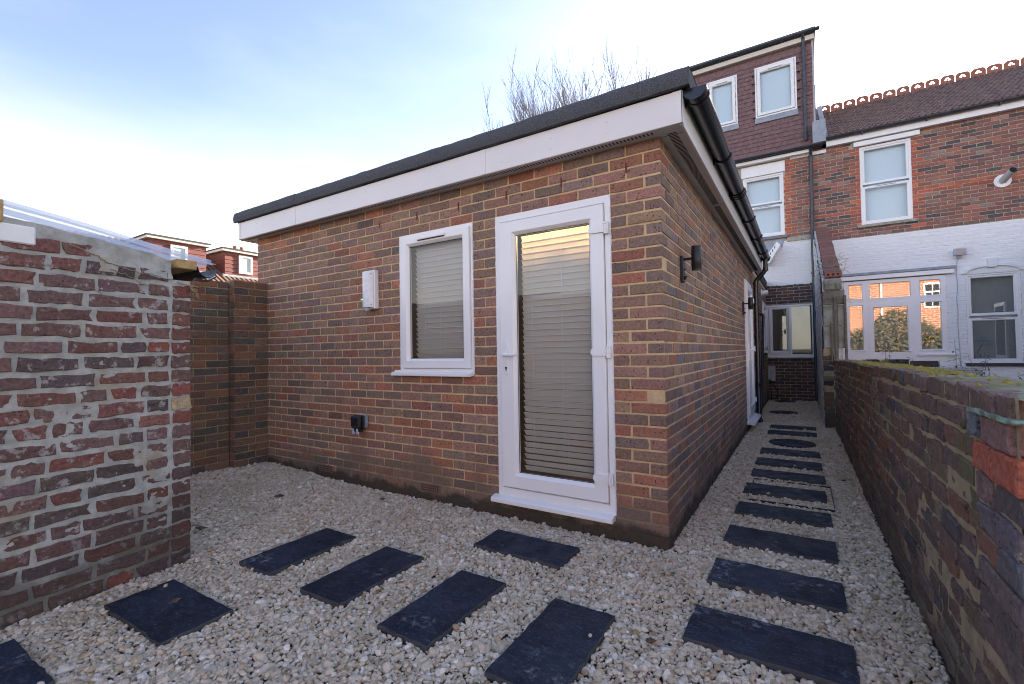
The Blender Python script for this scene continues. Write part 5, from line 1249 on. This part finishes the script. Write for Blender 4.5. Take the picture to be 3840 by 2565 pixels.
# ------------------------------------------------------------------ bare tree beyond the roof
def bare_tree(x, y, h, spread, seed, label):
    g = random.Random(seed); t = thing('bare_tree', (x, y, 0), label, 'tree', 'bare winter trees beyond the extension'); tr = MB(); tw = MB()
    tr.tube([(x, y, 0), (x+.1, y, h*.3), (x, y+.1, h*.5)], .2, 8, rs=[.28, .2, .14])
    def grow(p, d, L, r, lev):
        pts = [p]; 
        for k in range(4):
            d = d+np.array((g.gauss(0, .10), g.gauss(0, .10), .12)); d /= np.linalg.norm(d); pts.append(pts[-1]+d*L/4)
        (tr if lev < 2 else tw).tube(pts, r, 5 if lev < 2 else 3, caps=False, rs=list(np.linspace(r, r*.5, 5)))
        if lev >= 5: return
        for k in range(g.choice((3, 4)) if lev < 4 else 4):
            i = g.randint(1, 4); a = g.uniform(0, 6.283); s = g.uniform(.25, .5); q = np.array((math.cos(a)*s, math.sin(a)*s, 0))+d; q /= np.linalg.norm(q); grow(pts[i], q, L*g.uniform(.55, .8), r*.60, lev+1)
    for k in range(19):
        a = k*.9+g.uniform(0, .5); grow(np.array((x+g.gauss(0, .9), y+g.gauss(0, .5), h*g.uniform(.36, .55))), np.array((math.cos(a)*spread, math.sin(a)*spread, 1.)), h*.24, .06, 1)
    zm_ = sorted(p[2] for p in tw.v)[int(len(tw.v)*.965)]
    for mb_ in (tr, tw): mb_.v = [(p[0], p[1], p[2]*h/zm_) for p in mb_.v]
    tr.build('trunk', M['twig'], t, 50, fix=False); tw.build('twigs', M['twig'], t, fix=False)
bare_tree(-10.2, 20.0, 15.5, .33, 3, 'tallest bare winter tree whose twigs show above the middle of the flat roof')
bare_tree(-7.4, 20.6, 15.0, .28, 5, 'bare winter tree above the flat roof, nearest the dormer')
bare_tree(-13.4, 20.2, 14.2, .30, 8, 'smallest bare winter tree above the flat roof, farthest from the dormer')

# ------------------------------------------------------------------ buildings behind the camera, seen in the panes
SB = thing('rear_house', (9, -23, 0), 'sunlit red brick house behind the viewer, seen only in the far window panes', 'house')
m = MB(); m.box(2.6, 17, -25, -21, -.05, 7.6); m.build('wall', M['sun_brick'], SB)
m = MB(); m.prism([(-20.8, 7.5), (-23, 9.6), (-25.2, 7.5)], 0, 2.4, 17.2); m.build('roof', M['far_tile'], SB)
for x in (8.0, 11.5):
    m = MB(); m.box(x, x+.9, -21, -20.95, 3.9, 5.6); w = m.build('window', M['upvc'], SB)
    for i in range(2):
        for j in range(3): MB().box(x+.08+i*.39, x+.43+i*.39, -20.95, -20.93, 3.98+j*.53, 4.43+j*.53).build('pane', M['dark'], w)
m = MB(); m.tube([(5.6, -20.9, 0), (5.6, -20.9, 7.4)], .07, 10); m.build('downpipe', M['upvc'], SB, 40)
HD = thing('hedge', (6.5, -17.5, 0), 'tall untidy hedge behind the viewer, seen only in the far window panes', 'hedge')
m = MB()
for _ in range(5200):
    p = np.array((random.uniform(3.2, 10.5), random.uniform(-18.3, -16.8), 0)); p[2] = random.random()**.7*(2.7+.7*math.sin(p[0]*1.3)+.3*random.random()); d = np.array([random.gauss(0, 1) for _ in range(3)]); d /= np.linalg.norm(d); e = np.cross(d, [random.gauss(0, 1) for _ in range(3)]); e /= np.linalg.norm(e)+1e-6
    m.add([p, p+d*.16+e*.06, p+d*.28, p+d*.16-e*.06], [(0, 1, 2, 3)])
m.build('foliage', M['hedge'], HD, fix=False)
LB = thing('garage', (-9, -13, 0), 'low grey garage behind the viewer, seen only in the blinds glass', 'garage')
MB().box(-24, -1.6, -15, -11.5, -.05, 2.9).build('wall', M['paving'], LB); m = MB(); m.prism([(-11.3, 2.9), (-13.2, 3.4), (-15.2, 2.9)], 0, -24.2, -1.4); m.build('roof', M['felt_flat'], LB)

# ------------------------------------------------------------------ bits lying on the gravel
def scrap(name, x, y, r, mat, label, cat, seed, z=.028):
    g = random.Random(seed); m = MB(); z += float(mound(x, y)); n = 7; v = []
    for k in range(n): a = k/n*6.283; q = r*g.uniform(.55, 1.1); v.append((q*math.cos(a), q*.65*math.sin(a), g.uniform(0, r*.35)))
    v.append((0, 0, r*.5)); v.append((0, 0, -.004)); m.add(v, [(k, (k+1) % n, n) for k in range(n)]+[((k+1) % n, k, n+1) for k in range(n)])
    o = m.build(name, M[mat]); o.location = (x, y, z); o.rotation_euler = (0, 0, g.uniform(0, 6.28)); tag(o, label, cat, None, 'thing')
scrap('glass_shard', .10, -.33, .016, 'green_bit', 'small bright green shard on the gravel near the house corner', 'shard', 1)
scrap('red_petal', .735, 3.68, .03, 'red_bit', 'small red petal on the gravel before the round manhole cover', 'petal', 2)
scrap('ivy_leaf', -.30, -1.56, .035, 'leaf_green', 'green ivy leaf at the front edge of the yard', 'leaf', 3)
scrap('dead_leaf', -3.05, -.62, .05, 'leaf_brown', 'dark dead leaf on the gravel near the boundary wall', 'leaf', 4)
scrap('dead_leaf', -2.85, -1.32, .05, 'leaf_brown', 'dark dead leaf on the gravel beside the end of the old wall', 'leaf', 5)
scrap('dead_leaf', -2.25, -.22, .035, 'leaf_brown', 'dark dead leaf on the gravel under the window wall', 'leaf', 6)
scrap('dead_leaf', .16, -.98, .04, 'leaf_brown', 'dark dead leaf on the gravel in front of the nearest path slab', 'leaf', 7)
scrap('dead_leaf', 1.0, 2.2, .03, 'leaf_brown', 'dark scrap on the gravel beside the mossy wall', 'leaf', 8)
scrap('ivy_leaf', 1.07, 3.95, .05, 'leaf_green', 'small dark green weed at the foot of the mossy wall', 'weed', 9)
scrap('stone_chip', -1.93, -1.84, .034, 'bed', 'pale stone chip lying on the slab beside the old wall', 'stone', 10, .026)

lt = MB()
for i in range(60):
    x, y = (random.uniform(-3.8, .9), random.uniform(-2.3, -.05)) if i < 40 else (random.uniform(.03, 1.08), random.uniform(.1, 6))
    if any(abs(x-a[0]) < a[2]/2+.03 and abs(y-a[1]) < a[3]/2+.03 for a in SLABS) or (x < -2.4 and y < -1.5): continue
    z = .024+float(mound(x, y)); a = random.uniform(0, 6.28); r = random.uniform(.006, .014)
    lt.add([(x+r*math.cos(a+k*1.257)*random.uniform(.5, 1.1), y+r*math.sin(a+k*1.257)*.7, z+random.uniform(0, .006)) for k in range(5)], [(0, 1, 2, 3, 4)])
for i in range(9):
    x, y, a = random.uniform(-3.4, .9), random.uniform(-1.9, -.1), random.uniform(0, 6.28); z = .026+float(mound(x, y))
    if any(abs(x-q[0]) < q[2]/2+.06 and abs(y-q[1]) < q[3]/2+.06 for q in SLABS): continue
    lt.tube([(x, y, z), (x+.03*math.cos(a), y+.03*math.sin(a), z+.006), (x+.07*math.cos(a+.2), y+.07*math.sin(a+.2), z)], .0018, 4)
o = lt.build('leaf_litter', M['leaf_brown'], fix=False, kind='stuff'); tag(o, 'tiny dark scraps of leaf and twig scattered over the gravel', 'leaf litter')
